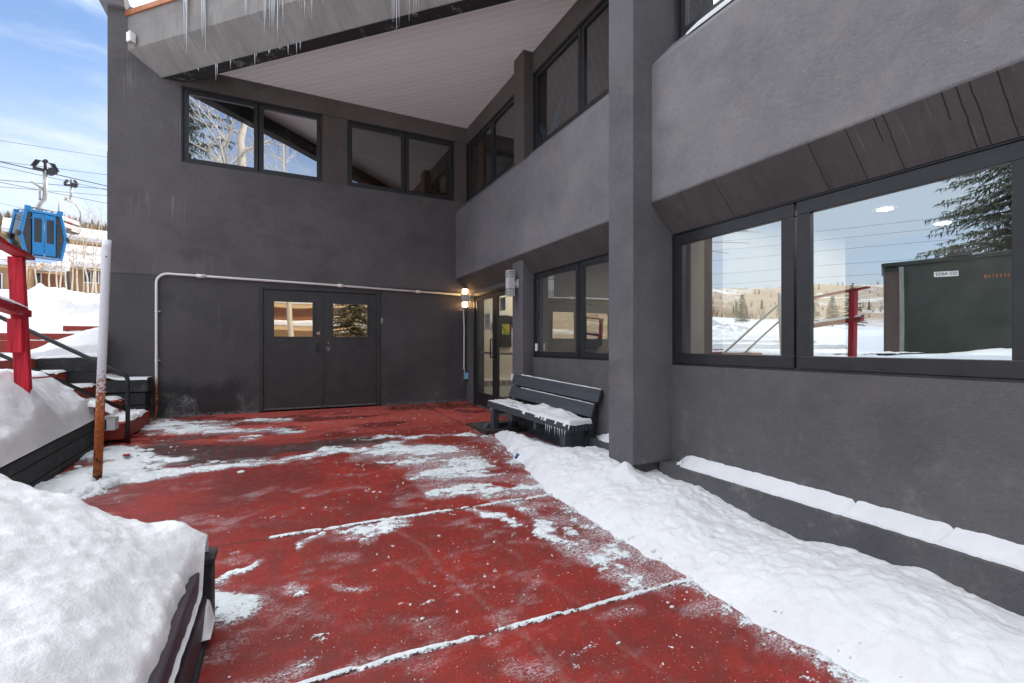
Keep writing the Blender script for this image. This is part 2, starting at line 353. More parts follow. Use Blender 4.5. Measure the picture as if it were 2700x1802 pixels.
def joint_field(X, Y, w):
    m = np.zeros_like(X)
    for c, k, x0, x1, sn in ((3.742, -.030, -.14, 2.32, 1.0), (2.185, -.042, -.25, 2.4, 1.25)):
        yj = c + k * X + (vnoise(X * 9, X * 0, 3) - .5) * .012
        ww = w * sn * (0.28 + 1.6 * fbm(X * 5, X * 0 + 3, 4, 8, .65) ** 1.5) * sstep(x0, x0 + .25, X) * sstep(x1, x1 - .05, X)
        m = np.maximum(m, np.clip(1.3 - np.abs(Y - yj) / np.maximum(ww, 1e-4), 0, 1))
    return m
TOEY = [-1.5, 1.14, 1.64, 2.09, 2.65, 3.42, 3.83, 5.35, 6.2, 6.7]; TOEX = [2.32, 2.34, 2.28, 2.30, 2.22, 2.24, 2.27, 2.56, 2.76, 2.92]

xs = np.arange(-2.2, 3.405, .022); ys = np.arange(-1.2, 8.94, .022); GX, GY = np.meshgrid(xs, ys); GY[-1] = YB + .02
sf = snow_field(GX, GY); n1 = fbm(GX * 2.2 + GY * .8, GY * 7, 5, 21); n2 = fbm(GX * 9, GY * 14, 4, 5)
toe = np.interp(GY, TOEY, TOEX)
fringe = sstep(.42, 0, toe - GX) * .62 * sstep(6.9, 6.2, GY)
frost = np.clip(sstep(.15, .95, sf * 1.05 + fringe + (n1 - .5) * 1.2 + (n2 - .5) * .6), 0, 1)
frost = np.maximum(frost, 0.5 * sstep(.58, .78, fbm(GX * 3.1, GY * 5.5, 5, 77, .62)) * sstep(7.0, 5.5, GY))
dk = np.zeros_like(GX)
for x0, y0, x1, y1, r in ((-1.3, 6.75, -.2, 6.25, .42), (-.2, 6.3, 1.0, 6.3, .30), (-.9, 6.1, -.3, 5.95, .22), (-1.0, 7.35, .6, 7.2, .30)):
    dx, dy = x1 - x0, y1 - y0; t = np.clip(((GX - x0) * dx + (GY - y0) * dy) / (dx * dx + dy * dy), 0, 1)
    dk = np.maximum(dk, np.clip(1.3 - np.hypot(GX - x0 - t * dx, GY - y0 - t * dy) / r, 0, 1) * (.95 if r != .30 or y0 < 7 else .35))
dark = sstep(.2, .75, dk + (n1 - .5) * .9)
wet = sstep(.56, .61, fbm(GX * 1.3, GY * 2.6, 4, 41)) * sstep(6.4, 7.0, GY)
jl = np.zeros_like(GX)
for c, k in ((6.77, 0), (5.25, -.01), (3.742, -.03), (2.185, -.042), (.62, -.04)):
    jl = np.maximum(jl, np.clip(1.4 - np.abs(GY - c - k * GX) / .02, 0, 1) * (0.35 if c in (5.25,) else 1))
jl = np.maximum(jl, np.clip(1.4 - np.abs(GX - 2.47 - .03 * (8.9 - GY)) / .02, 0, 1) * (GY > 6.8))
crack = np.clip(1.2 - np.abs(GX - (.78 + .17 * (3.7 - GY) + (vnoise(GY * 6, GY * 0, 9) - .5) * .07)) / .022, 0, 1) * (GY < 3.7)
crack = np.maximum(crack, np.clip(1.2 - np.abs(GX - (.69 + .28 * (3.02 - GY))) / .02, 0, 1) * (GY < 3.02) * (GY > 2.7) * 1.2)
crack = np.maximum(crack, .6 * np.clip(1.2 - np.abs(GX - (1.3 + .1 * (3.7 - GY) + (vnoise(GY * 5, GY * 0, 19) - .5) * .09)) / .02, 0, 1) * (GY < 3.4) * (vnoise(GY * 3, GY * 0, 4) > .4))
zfl = zf(GY) + (fbm(GX * .9, GY * .9, 3, 2) - .5) * .012 - jl * .005 - crack * .004
fm = M('red_painted_concrete', (.38, .030, .024), .5, spec=0.35)
b1 = fm.noise(1.1, 5, .6); b2 = fm.noise(11, 5, .65); b3 = fm.noise(120, 3, .7)
c = fm.mix(fm.ramp(b1, .3, .7), (.150, .013, .010), (.290, .022, .014))
c = fm.mix(fm.math('MULTIPLY', fm.ramp(fm.noise(2.7, 6, .7), .46, .68), .62), c, (.085, .019, .015))
FY = fm.xyz()[1]; c = fm.mix(fm.math('MULTIPLY', fm.ramp(FY, 6.4, 7.6), fm.ramp(b2, .35, .6, .45, .95)), c, (.56, .105, .085))  # far paving coloured lighter to make up for the shade under the canopy
c = fm.mix(fm.math('MULTIPLY', fm.ramp(b2, .46, .70), .7), c, (.12, .022, .018))
c = fm.mix(fm.math('MULTIPLY', fm.ramp(b3, .54, .66), .7), c, (.05, .012, .010))
c = fm.mix(fm.math('MULTIPLY', fm.ramp(fm.noise(75, 4, .75), .58, .70), .22), c, (.42, .12, .10))
c = fm.mix(fm.math('MULTIPLY', fm.attr('wet'), .70), c, (.10, .017, .014))
c = fm.mix(fm.math('MULTIPLY', fm.attr('dark'), fm.ramp(b2, .3, .6, .55, .96)), c, (.036, .030, .029))
c = fm.mix(fm.math('MULTIPLY', fm.attr('joint'), .75), c, (.09, .014, .013))
c = fm.mix(fm.math('MULTIPLY', fm.attr('crack'), fm.ramp(fm.noise(30, 3), .35, .65, .0, .8)), c, (.20, .10, .085))
fmask = fm.math('MULTIPLY', fm.attr('frost'), fm.ramp(fm.noise(70, 4, .75, fm.pos((.8, 1.5, 1))), .44, .62))
c = fm.mix(fm.math('MULTIPLY', fmask, .88), c, (.66, .66, .70))
grit = fm.ramp(fm.noise(95, 1, .5), .735, .765); c = fm.mix(fm.math('MULTIPLY', grit, .8), c, (.62, .58, .58))
fm.color(c)
r = fm.ramp(b2, .35, .65, .42, .62); r = fm.math('SUBTRACT', r, fm.math('MULTIPLY', fm.attr('wet'), .25)); r = fm.math('SUBTRACT', r, fm.math('MULTIPLY', fm.attr('dark'), .12)); fm.rough(r)
fm.bump(fm.math('ADD', fm.math('MULTIPLY', b3, .5), fm.math('ADD', fm.math('MULTIPLY', b2, .5), fm.math('MULTIPLY', fmask, .5))), .6, .007)
floor = grid_obj('plaza_pavement', GX, GY, zfl, fm.m, attrs={'frost': frost, 'dark': dark, 'wet': wet, 'joint': jl, 'crack': crack}, kind='structure')
# snow lying on the paving
xs = np.arange(-2.05, 2.65, .0125); ys = np.arange(1.0, 8.92, .0125); SX, SY = np.meshgrid(xs, ys)
nn = fbm(SX * 3.2 + SY * 1.0, SY * 7, 5, 21, .62) * .5 + fbm(SX * 11, SY * 15, 4, 31, .6) * .32 + fbm(SX * 42, SY * 48, 3, 34) * .18
fr2 = sstep(.34, 0, np.interp(SY, TOEY, TOEX) - SX) * .60
sfS = snow_field(SX, SY); isl = .75 * sstep(.60, .74, fbm(SX * 3.2, SY * 4.5, 4, 88)) * sstep(.02, .35, fbm(SX * .9, SY * .9, 2, 99) - .35)
hgt = np.maximum(np.maximum(sfS, fr2), isl * sstep(7.6, 6.8, SY)) + (nn - .5) * 3.1 - .56
spk = (fbm(SX * 33, SY * 33, 2, 55) - .80) * 2.0 * sstep(1.0, .2, np.abs(SX - 1.5) / 2) - .05
jh = joint_field(SX, SY, .013) - .42 + (nn - .5) * .4
hh = np.maximum(np.maximum(hgt * .026, spk * .05), jh * .026)
hh = np.where(hh > 0, hh * (1 + .5 * (fbm(SX * 40, SY * 40, 3, 7) - .5)), hh)
hh = np.clip(hh, -.012, .045) + np.where(hh > 0, .085 * np.exp(-((SX + 1.58) ** 2 + (SY - 5.52) ** 2) / .07), 0)
im_ = M('thin_icy_snow', (.62, .66, .69), .4, spec=.3)
ic = im_.mix(im_.ramp(im_.noise(5, 4), .35, .65), (.60, .655, .68), (.68, .70, .72)); im_.color(ic)
im_.put(im_.b.inputs['Alpha'], im_.ramp(im_.math('ADD', im_.attr('thick'), im_.math('MULTIPLY', im_.math('SUBTRACT', im_.noise(60, 5, .75, im_.pos((.8, 1.3, 1))), .5), 3.2)), .18, .55))
im_.bump(im_.math('ADD', im_.noise(40, 4, .7), im_.math('MULTIPLY', im_.noise(130, 2), .4)), .6, .012)
grid_obj('snow_cover', SX, SY, zf(SY) + hh + .001, im_.m, keep=hh > 0, attrs={'thick': np.clip(hh / .013, 0, 2)}, kind='stuff')
# crumbs of snow thrown over the paving
rng = random.Random(5); mb = MB()
for i in range(380):
    x = rng.uniform(-.35, 2.6); y = rng.uniform(1.5, 7.8)
    if rng.random() < .65: x = float(np.interp(y, TOEY, TOEX)) - abs(rng.gauss(0, .28))
    r = rng.choice((.002, .003, .003, .004, .006, .009)) * rng.uniform(.7, 1.3)
    mb.ball((x, y, fz(y) + r * .4), r, 5, 3, sc=(rng.uniform(.8, 1.6), 1, .7))
tag(mb.build('snow_crumbs', SNOW), kind='stuff')

# shovelled clods lying on and before the banks
mb = MB(); rng = random.Random(15)
def clod(x, y, z, r):
    n0 = len(mb.v); mb.ball((0, 0, 0), 1, 7, 5); ang = rng.uniform(0, 6.28); sx, sy, sz = rng.uniform(.8, 1.5), rng.uniform(.7, 1.1), rng.uniform(.55, .9)
    for i in range(n0, len(mb.v)):
        v = Vector(mb.v[i]) * (1 + rng.uniform(-.22, .22)); v = Vector((v.x * sx, v.y * sy, v.z * sz)); mb.v[i] = (x + r * (v.x * math.cos(ang) - v.y * math.sin(ang)), y + r * (v.x * math.sin(ang) + v.y * math.cos(ang)), z + r * v.z)
CLODS = []
for i in range(140):
    y = rng.uniform(.9, 6.4); tx = float(np.interp(y, TOEY, TOEX)); CLODS.append((tx + rng.gauss(-.01, .06), y, rng.choice((.004, .006, .008, .011)) * rng.uniform(.7, 1.2)))
# ------------------------------------------------------------------ snow banks
def bank(name, x0, x1, y0, y1, st, fn, mat=None):
    X, Y = np.meshgrid(np.arange(x0, x1 + st * .5, st), np.arange(y0, y1 + st * .5, st)); X[:, -1] = x1; Y[-1] = y1
    return grid_obj(name, X, Y, fn(X, Y), mat or SNOW, kind='stuff')
CY = [-1.5, .93, 1.13, 1.32, 1.775, 2.06, 2.46, 2.72, 2.89, 3.33, 3.7, 4.2, 5.5, 6.3, 6.9]
CZ = [-.2, -.18, -.16, -.135, -.17, -.213, -.176, -.124, -.09, -.086, -.02, -.03, -.06, -.08, -.12]
def f_right(X, Y):
    toe = np.interp(Y, TOEY, TOEX) - .015 + (fbm(Y * 5, X * 2, 3, 12) - .5) * .12
    t = np.clip((X - toe) / (3.264 - toe), -.2, 1); tt = np.clip(t, 0, 1)
    hc = np.interp(Y, CY, CZ) - zf(Y)
    bulge = np.interp(Y, [-1, 1.5, 2.4, 3.2, 3.6, 4.3, 5.6, 6.5], [.08, .075, .08, .07, .06, .11, .11, .03])
    under = sstep(4.2, 4.6, Y) * sstep(6.6, 6.2, Y) * sstep(2.72, 2.95, X) * .13      # melted out beneath the bench
    h = hc * (1 - (1 - tt) ** 1.8) + bulge * np.sin(np.pi * tt ** .75)
    h = h + ((fbm(X * 4.5, Y * 4.5, 4, 3) - .5) * .075 + (fbm(X * 17, Y * 17, 4, 6, .6) - .5) * .030) * sstep(0, .12, tt) - under
    # a shovelled lump against the pillar
    h = h + .085 * np.exp(-(((X - 2.86) / .09) ** 2 + ((Y - 3.40) / .09) ** 2)) + .03 * np.exp(-(((X - 2.80) / .2) ** 2 + ((Y - 3.6) / .15) ** 2))
    return zf(Y) + np.where(t < 0, t * .3, h)
bank('snow_bank', 2.0, 3.27, -1.25, 6.75, .012, f_right)
for x, y, r in CLODS:
    z = float(f_right(np.array([[x]]), np.array([[y]]))[0, 0]); clod(x, y, max(z, fz(y)) + r * .05, r)
for i in range(30):
    x, y = rng.uniform(-1.9, -1.1), rng.uniform(5.2, 6.9); r = rng.choice((.008, .012, .018, .028)) * rng.uniform(.7, 1.2); clod(x, y, fz(y) + .02 + r * .3, r)
def f_ledge(X, Y):
    t = (X - 3.285) / (3.40 - 3.285)
    return .014 + .105 * np.clip(t, 0, 1) ** .8 + (fbm(X * 16, Y * 16, 3, 15) - .5) * .018 - .06 * sstep(.05, -.02, t + (fbm(Y * 12, X, 4, 1, .65) - .5) * .34) - .10 * sstep(3.12, 3.34, Y + (fbm(X * 30, Y * 30, 2, 3) - .5) * .1) \
        - .03 * np.exp(-((Y - 1.78 + .4 * (X - 3.33)) / .009) ** 2) - .02 * np.exp(-((Y - 1.28 + .4 * (X - 3.33)) / .008) ** 2)
bank('ledge_snow', 3.27, 3.40, -1.25, 3.37, .01, f_ledge)
bank('ledge_snow', 3.27, 3.40, 3.735, 4.6, .012, lambda X, Y: .05 + .07 * np.clip((X - 3.28) / .12, 0, 1) + (fbm(X * 18, Y * 18, 3, 9) - .5) * .02 - .07 * sstep(4.3, 4.6, Y))
def f_near(X, Y):
    d = np.clip((-.36 - X), 0, 3); back = 2.88 - Y
    d = np.clip(-.30 - X, 0, 3); h = .125 + .56 * np.clip(d, 0, .82) + .10 * sstep(.8, 1.8, d) + (fbm(X * 1.5 + 3, Y * 1.5, 4, 33) - .5) * .09 * sstep(0, .25, d) + (fbm(X * 6, Y * 6, 4, 35) - .5) * .045 + (fbm(X * 19, Y * 19, 4, 36, .6) - .5) * .026
    h = h + .07 * np.exp(-(((X + .40) / .10) ** 2 + ((Y - 2.80) / .10) ** 2)) - .03 * sstep(.2, .9, -Y + 2.2)
    edge = (fbm(X * 8, Y * 0 + 1, 3, 37) - .5) * .10
    drop = sstep(-.02, .10, -(back + edge - .05))
    roundb = .04 * np.clip(1 - (back + edge) / .15, 0, 1) ** 2 + .055 * sstep(-.62, -.36, X) * sstep(2.70, 2.60, Y)
    lip = sstep(-.02, .03, X + .37 + (fbm(Y * 7, X, 3, 39) - .5) * .05) * sstep(2.72, 2.6, Y)
    return h - roundb - drop * .8 - lip * .12
bank('snow_bank', -4.2, -.33, -1.2, 3.02, .012, f_near)
def f_mid(X, Y):
    d = np.clip(-1.95 - X, 0, 9); wt = .17 + .038 * (Y - 5)
    end = sstep(7.42, 6.95, Y + (fbm(X * 4, Y * 4, 3, 44) - .5) * .2)
    rise = .56 * sstep(-.20, .52, d + (fbm(Y * 2.2, X * 2.2, 3, 45) - .5) * .16) * (.25 + .75 * end) + .05 * sstep(.4, 2.0, d)
    e = sstep(.0, .07, d)
    h = wt + .012 + e * (.03 + rise + (fbm(X * 2, Y * 2, 4, 46) - .5) * .12 + (fbm(X * 6, Y * 6, 4, 47) - .5) * .09 + (fbm(X * 19, Y * 19, 4, 48, .6) - .5) * .03)
    h = h + e * .16 * np.exp(-((X + 2.16) ** 2 + (Y - 5.92) ** 2) / .05)
    return np.where(Y > 7.16, h - (Y - 7.16) * 5, h)
bank('snow_bank', -7.0, -1.955, .6, 7.24, .02, f_mid)
def f_back(X, Y):
    base = np.interp(Y, [7.2, 9.0, 9.45, 9.5, 10.45, 10.5, 11.4, 11.6, 12.4, 13.4, 15, 18], [.90, .97, .99, 1.14, 1.19, 1.30, 1.35, 1.46, 1.86, 2.20, 2.25, 2.3])
    up = base + (X + 4) * .05 * sstep(11.5, 13, Y) + (fbm(X * .9, Y * .9, 4, 51) - .5) * .36 * sstep(11.5, 12.5, Y) + (fbm(X * 2.6, Y * 2.6, 4, 53) - .5) * .60 * sstep(11.8, 12.6, Y) + (fbm(X * 5, Y * 5, 4, 52) - .5) * .06
    pit = sstep(-3.75, -3.45, X) * sstep(8.66, 8.58, Y)
    mound = .42 * np.exp(-(((X + 2.40) / .62) ** 2 + ((Y - 9.1) / .45) ** 2)) * (Y > 8.6)
    return up - pit * 1.2 + mound + .03 * fbm(X * 18, Y * 18, 3, 54)
bank('snow_bank', -11.0, -2.335, 7.26, 18.0, .05, f_back, SNOW)

for i in range(0):
    y = rng.uniform(1.0, 2.8); x = -.36 - abs(rng.gauss(0, .35)) if rng.random() < .5 else rng.uniform(-1.3, -.4); y = y if rng.random() < .5 else rng.uniform(2.6, 2.86); r = rng.choice((.005, .007, .010, .013)) * rng.uniform(.7, 1.2); clod(x, y, float(f_near(np.array([[x]]), np.array([[y]]))[0, 0]) - r * .1, r)
tag(mb.build('snow_clods', SNOW), kind='stuff')
# ------------------------------------------------------------------ terrain and far hills: one sheet to the horizon
def f_ground(X, Y):
    r = np.hypot(X, Y); az = np.arctan2(X, Y)
    z = np.where(X < -5.2, .35, -1.2)
    z = np.where((X < -2.4) & (Y > 9), np.interp(Y, [9, 12.5, 18, 24, 30, 48, 90], [.8, 1.5, 2.1, 2.5, 3.0, 5.2, 7.0]) , z)
    z = np.where((X >= -2.4) & (Y > 12.1), np.interp(Y, [12, 20, 60], [1.2, 2.2, 5]), z)
    z = np.where((X < -7.2) & (Y <= 9), .78 + .1 * sstep(-7, -10, X), z)
    z = np.where((Y < -2.5) & (X > -6), -.45, z)
    ela = np.interp(az, [-3.2, -2.0, -1.55, -1.2, -.8, -.36, -.20, .4, 1.5, 3.2], [.10, .09, .080, .080, .095, .150, .152, .14, .1, .10])
    r0 = np.interp(az, [-3.2, -1.6, -.9, -.4, 3.2], [90, 110, 95, 70, 80]); r1 = np.interp(az, [-3.2, -1.6, -.9, -.4, 3.2], [560, 620, 480, 300, 500])
    k = sstep(0, 1, (r - r0) / (r1 - r0)); hill = k * r1 * np.tan(ela) * (1 + .16 * (fbm(X / 140, Y / 140, 4, 61) - .5)) + k * 10 * (fbm(X / 45, Y / 45, 3, 62) - .5)
    hill = hill * sstep(2600, 900, r)
    return z + hill + np.where(r > 24, (fbm(X / 9, Y / 9, 3, 63) - .5) * np.clip((r - 24) / 60, 0, 1.2), 0)
rr = np.concatenate([np.arange(0, 40, 1.1), np.geomspace(40, 3000, 110)]); aa = np.linspace(-math.pi, math.pi, 300)
RR, AA = np.meshgrid(rr, aa); HX, HY = RR * np.sin(AA), RR * np.cos(AA)
gm = M('snowy_ground', (.8, .82, .85), .7, spec=.2)
d = gm.n('ShaderNodeVectorMath', operation='LENGTH'); gm.l(gm.n('ShaderNodeNewGeometry').outputs['Position'], d.inputs[0])
far = gm.ramp(d.outputs['Value'], 45, 130)
brush = gm.ramp(gm.math('ADD', gm.math('MULTIPLY', gm.noise(.028, 6, .65), .75), gm.math('MULTIPLY', gm.noise(.35, 5, .75, gm.pos((1, 1, .35))), .45)), .45, .58)
cc = gm.mix(gm.ramp(gm.noise(.6, 5, .7), .35, .65), (.21, .135, .072), (.34, .24, .135))
gm.color(gm.mix(gm.math('MULTIPLY', gm.math('MULTIPLY', brush, far), .92), (.66, .68, .72), cc)); gm.bump(gm.noise(5, 5, .7), .5, .15)
grid_obj('terrain', HX, HY, f_ground(HX, HY), gm.m, kind='structure')
def ground_z(x, y): return float(f_ground(np.array([[x]]), np.array([[y]]))[0, 0])
# ------------------------------------------------------------------ the lodge
lodge = thing('lodge', 'dark grey stucco lodge with deep eaves and window bands around the red courtyard', 'building', (3.4, 8.93, 0))
def lbuild(mb, name, mat, parent=None, bevel=0): return mb.build(name, mat, parent or lodge, bevel)
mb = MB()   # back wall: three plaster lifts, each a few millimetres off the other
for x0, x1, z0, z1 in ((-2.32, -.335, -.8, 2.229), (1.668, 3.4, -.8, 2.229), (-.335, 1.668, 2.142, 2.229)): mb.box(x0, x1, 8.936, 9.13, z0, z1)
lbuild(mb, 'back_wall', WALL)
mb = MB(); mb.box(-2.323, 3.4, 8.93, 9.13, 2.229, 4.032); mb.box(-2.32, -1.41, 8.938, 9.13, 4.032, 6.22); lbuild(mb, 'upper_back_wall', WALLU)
mb = MB()
for x0, x1 in ((.668, 1.085), (3.137, 3.4)): mb.box(x0, x1, 8.944, 9.13, 4.032, 5.243)
mb.box(-1.41, 3.4, 8.922, 9.13, 5.243, 5.545); lbuild(mb, 'window_band', BROWNST)
mb = MB(); mb.box(-1.41, 3.4, 8.938, 9.13, 5.545, 6.22)
mb.box(-2.32, -2.12, 9.13, 12.0, -.8, 6.22); mb.box(-2.12, 8.2, 11.8, 12.0, -.8, 6.22)
mb.box(8.2, 8.4, -1.4, 12.0, -.8, 6.6); mb.box(3.4, 8.2, -1.4, -1.3, -.8, 6.6); mb.box(3.6, 8.2, 8.94, 9.12, 6.41, 6.6)
lbuild(mb, 'outer_wall', WALLU)
mb = MB(); mb.prism([(-2.40, 8.86, 6.22), (-2.10, 8.86, 6.22), (-2.10, 8.78, 6.44), (-2.47, 8.78, 6.44)], [(-2.40, 12.1, 6.22), (-2.10, 12.1, 6.22), (-2.10, 12.1, 6.44), (-2.47, 12.1, 6.44)])
lbuild(mb, 'coping', FASC)
mb = MB(); mb.box(-2.3, 8.5, 9.14, 12.1, 6.225, 6.4); mb.box(3.2, 8.5, -1.45, 9.13, 6.61, 6.8); lbuild(mb, 'roof', FASC)
# right-hand wall: parapet fascias with a sloped underside, walls below, uprights between
def prof(xf, zb, zt): return [(xf, zb), (xf, zt), (3.40, 4.052), (3.62, 4.052), (3.62, 2.212), (3.40, 2.212)]
mb = MB(); p = prof(3.138, 2.493, 3.775); mb.prism([(x, -1.3, z) for x, z in p], [(x, 3.368, z) for x, z in p]); lbuild(mb, 'near_parapet', FASC, bevel=.010)
mb = MB(); p = prof(3.157, 2.478, 3.80); mb.prism([(x, 3.732, z) for x, z in p], [(x, 8.928, z) for x, z in p]); lbuild(mb, 'far_parapet', FASC, bevel=.010)
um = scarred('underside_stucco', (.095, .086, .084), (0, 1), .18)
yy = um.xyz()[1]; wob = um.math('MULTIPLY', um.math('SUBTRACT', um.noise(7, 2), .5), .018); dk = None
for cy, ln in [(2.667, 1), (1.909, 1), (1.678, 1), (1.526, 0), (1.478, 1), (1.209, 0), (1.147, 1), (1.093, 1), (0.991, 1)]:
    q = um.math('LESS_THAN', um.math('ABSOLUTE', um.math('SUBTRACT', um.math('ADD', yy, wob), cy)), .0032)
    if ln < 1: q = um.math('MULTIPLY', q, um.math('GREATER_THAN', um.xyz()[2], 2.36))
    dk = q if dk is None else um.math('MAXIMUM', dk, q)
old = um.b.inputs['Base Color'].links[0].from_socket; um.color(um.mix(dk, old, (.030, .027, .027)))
for nm_, y0, y1, xf, zb in (('near', -1.3, 3.367, 3.138, 2.493), ('far', 3.733, 8.927, 3.157, 2.478)):
    mb = MB(); e = .0035; mb.prism([(xf + .008, y0, zb - .008), (3.4, y0, 2.214), (3.4 - e, y0, 2.2095), (xf + .005, y0, zb - .011)], [(xf + .008, y1, zb - .008), (3.4, y1, 2.214), (3.4 - e, y1, 2.2095), (xf + .005, y1, zb - .011)])
    lbuild(mb, 'sloped_underside', um.m)
mb = MB(); mb.box(3.40, 3.60, -1.3, 3.45, -.8, .945); mb.box(3.40, 3.60, 3.6, 6.30, -.8, .957); mb.box(3.40, 3.60, 8.493, 8.93, -.8, 2.212); mb.box(3.40, 3.60, 6.3, 8.493, -.8, -.005); mb.box(3.405, 3.60, 6.3, 8.493, 2.128, 2.21)
lbuild(mb, 'lower_wall', LOWW)
mb = MB(); mb.box(3.2, 3.62, -1.3, 3.3, 5.30, 6.6); lbuild(mb, 'upper_wall', FASC); mb = MB(); mb.box(3.40, 3.60, -1.3, -.62, 4.06, 5.295); lbuild(mb, 'upper_wall', FASC); mb = MB(); mb.box(3.40, 3.60, -1.3, -.42, .945, 2.212); lbuild(mb, 'lower_wall', LOWW); mb = MB(); mb.box(3.40, 3.60, 3.73, 8.918, 5.225, 6.6); lbuild(mb, 'window_band', BROWNST)
mb = MB(); mb.box(2.917, 3.62, 3.37, 3.727, .02, 6.9); lbuild(mb, 'pillar', PILR, bevel=.012)
mb = MB(); mb.box(2.97, 3.4, 3.42, 3.70, -.8, .02); mb.box(3.264, 3.40, -1.3, 3.40, -.8, .020); mb.box(3.264, 3.40, 3.715, 6.13, -.8, .045); lbuild(mb, 'plinth', PLIN, bevel=.006)
mb = MB(); mb.box(3.219, 3.45, 6.14, 6.482, -.5, 2.44); lbuild(mb, 'door_pier', PILR, bevel=.010)
mb = MB(); mb.box(3.247, 3.45, 6.156, 6.485, 3.88, 5.56); lbuild(mb, 'window_pier', BROWNST, bevel=.010)
# diagonal canopy
R2 = math.sqrt(2)
def can(sv, z, e, off=0.0):
    t = (sv - (8.93 + .06) * R2) if e == 0 else (3.45 * R2 - sv)
    return ((sv + t) / R2, (sv - t) / R2, z)
def canopy_part(pts, name, mat, parent=None, bevel=0):
    mb = MB(); mb.prism([can(a, z, 0) for a, z in pts], [can(a, z, 1) for a, z in pts]); return lbuild(mb, name, mat, parent, bevel)
canopy = canopy_part([(4.85, 5.618), (4.85, 6.13), (5.60, 6.13), (5.60, 5.60), (5.328, 5.545), (5.328, 5.306), (5.147, 5.306)], 'canopy_beam', BEVEL, bevel=.008)
um = M('damp_board', (.014, .013, .012), .8); uc = um.mix(um.math('MULTIPLY', um.ramp(um.noise(4.5, 6, .7, um.pos((1, 1, 1))), .56, .66), um.ramp(um.noise(40, 3), .4, .6)), (.016, .0145, .014), (.30, .29, .28)); um.color(uc); um.bump(um.noise(30, 4), .6, .01); UNDER = um.m
copper = plain('copper_flashing', (.42, .16, .075), .55, .2, .25, 6)
canopy_part([(5.150, 5.297), (5.150, 5.3045), (5.333, 5.3045), (5.333, 5.55), (5.345, 5.55), (5.345, 5.297)], 'underside_board', UNDER, canopy)
canopy_part([(4.825, 6.128), (4.825, 6.205), (4.95, 6.215), (4.95, 6.132)], 'flashing', copper, canopy)
darkwood = plain('rotted_board', (.012, .011, .010), .9, 0, .4, 9, .6)
m = M('soffit_planks', (.56, .53, .50), .65, spec=.3)
X, Y, Z = m.xyz(); sv = m.math('MULTIPLY', m.math('ADD', X, Y), 1 / R2)
fr = m.math('FRACT', m.math('DIVIDE', sv, .1135)); line = m.ramp(m.math('ABSOLUTE', m.math('SUBTRACT', fr, .5)), .425, .455)
idx = m.math('FLOOR', m.math('DIVIDE', sv, .1135)); wno = m.n('ShaderNodeTexWhiteNoise', noise_dimensions='1D'); m.l(idx, wno.inputs['W'])
c = m.mix(wno.outputs['Value'], (.86, .835, .81), (.91, .885, .86)); c = m.mix(m.math('MULTIPLY', m.ramp(m.noise(1.2, 4), .4, .7), .4), c, (.86, .81, .74))
c = m.mix(m.math('MULTIPLY', m.math('SUBTRACT', 1, line), 0.16), c, (.35, .32, .30)); c = m.mix(line, c, (.99, .98, .96))
spot = m.math('MULTIPLY', m.math('MULTIPLY', m.ramp(m.noise(16, 2, .5), .70, .76), m.ramp(m.math('ABSOLUTE', m.math('SUBTRACT', fr, .5)), .33, .42)), m.ramp(m.noise(.8, 3), .5, .6))
c = m.mix(spot, c, (.06, .045, .04)); m.color(c)
m.bump(m.math('SUBTRACT', 1.0, line), .5, .006)
mb = MB(); A = [(-1.62, 8.925), (3.41, 8.925), (3.41, 4.0)]
mb.prism([(x, y, 5.548) for x, y in A], [(x, y, 5.595) for x, y in A]); lbuild(mb, 'soffit', m.m)
mb = MB(); B = [(-1.9, 8.93), (3.6, 8.93), (3.6, 3.43)]; mb.prism([(x, y, 6.14) for x, y in B], [(x, y, 6.20) for x, y in B]); lbuild(mb, 'canopy_roof', FASC)
# ---- windows: plane 'x' (wall x = c, runs along y) or 'y'
def casement(axis, c, a0, a1, z0, z1, fw, gmat, depth=.055, proud=.0, slope=None, fmat=FRAME):
    """one casement: a frame of four members and a pane"""
    mb = MB()
    def bx(p0, p1, q0, q1, d0, d1, tgt):
        if axis == 'y': tgt.box(p0, p1, c + d0, c + d1, q0, q1)
        else: tgt.box(c + d0, c + d1, p0, p1, q0, q1)
    d0, d1 = .02 - proud, .02 + depth
    bx(a0, a1, z0, z0 + fw, d0, d1, mb); bx(a0, a1, z1 - fw, z1, d0, d1, mb); bx(a0, a0 + fw, z0 + fw, z1 - fw, d0, d1, mb); bx(a1 - fw, a1, z0 + fw, z1 - fw, d0, d1, mb)
    f = lbuild(mb, 'window', fmat, bevel=.004)
    mg = MB(); y = c + .045
    if axis == 'y': mg.add([(a0 + fw - .01, y, z0 + fw - .01), (a1 - fw + .01, y, z0 + fw - .01), (a1 - fw + .01, y, z1 - fw + .01), (a0 + fw - .01, y, z1 - fw + .01)], [(0, 1, 2, 3)])
    else: mg.add([(y, a1 - fw + .01, z0 + fw - .01), (y, a0 + fw - .01, z0 + fw - .01), (y, a0 + fw - .01, z1 - fw + .01), (y, a1 - fw + .01, z1 - fw + .01)], [(0, 1, 2, 3)])
    lbuild(mg, 'pane', gmat, f)
    return f
def outer(axis, c, a0, a1, z0, z1, t=.018):
    mb = MB()
    for p0, p1, q0, q1 in ((a0, a1, z0, z0 + t), (a0, a1, z1 - t, z1), (a0, a0 + t, z0 + t, z1 - t), (a1 - t, a1, z0 + t, z1 - t)):
        if axis == 'y': mb.box(p0, p1, c + .008, c + .11, q0, q1)
        else: mb.box(c + .008, c + .11, p0, p1, q0, q1)
    return lbuild(mb, 'window_surround', FRAME)
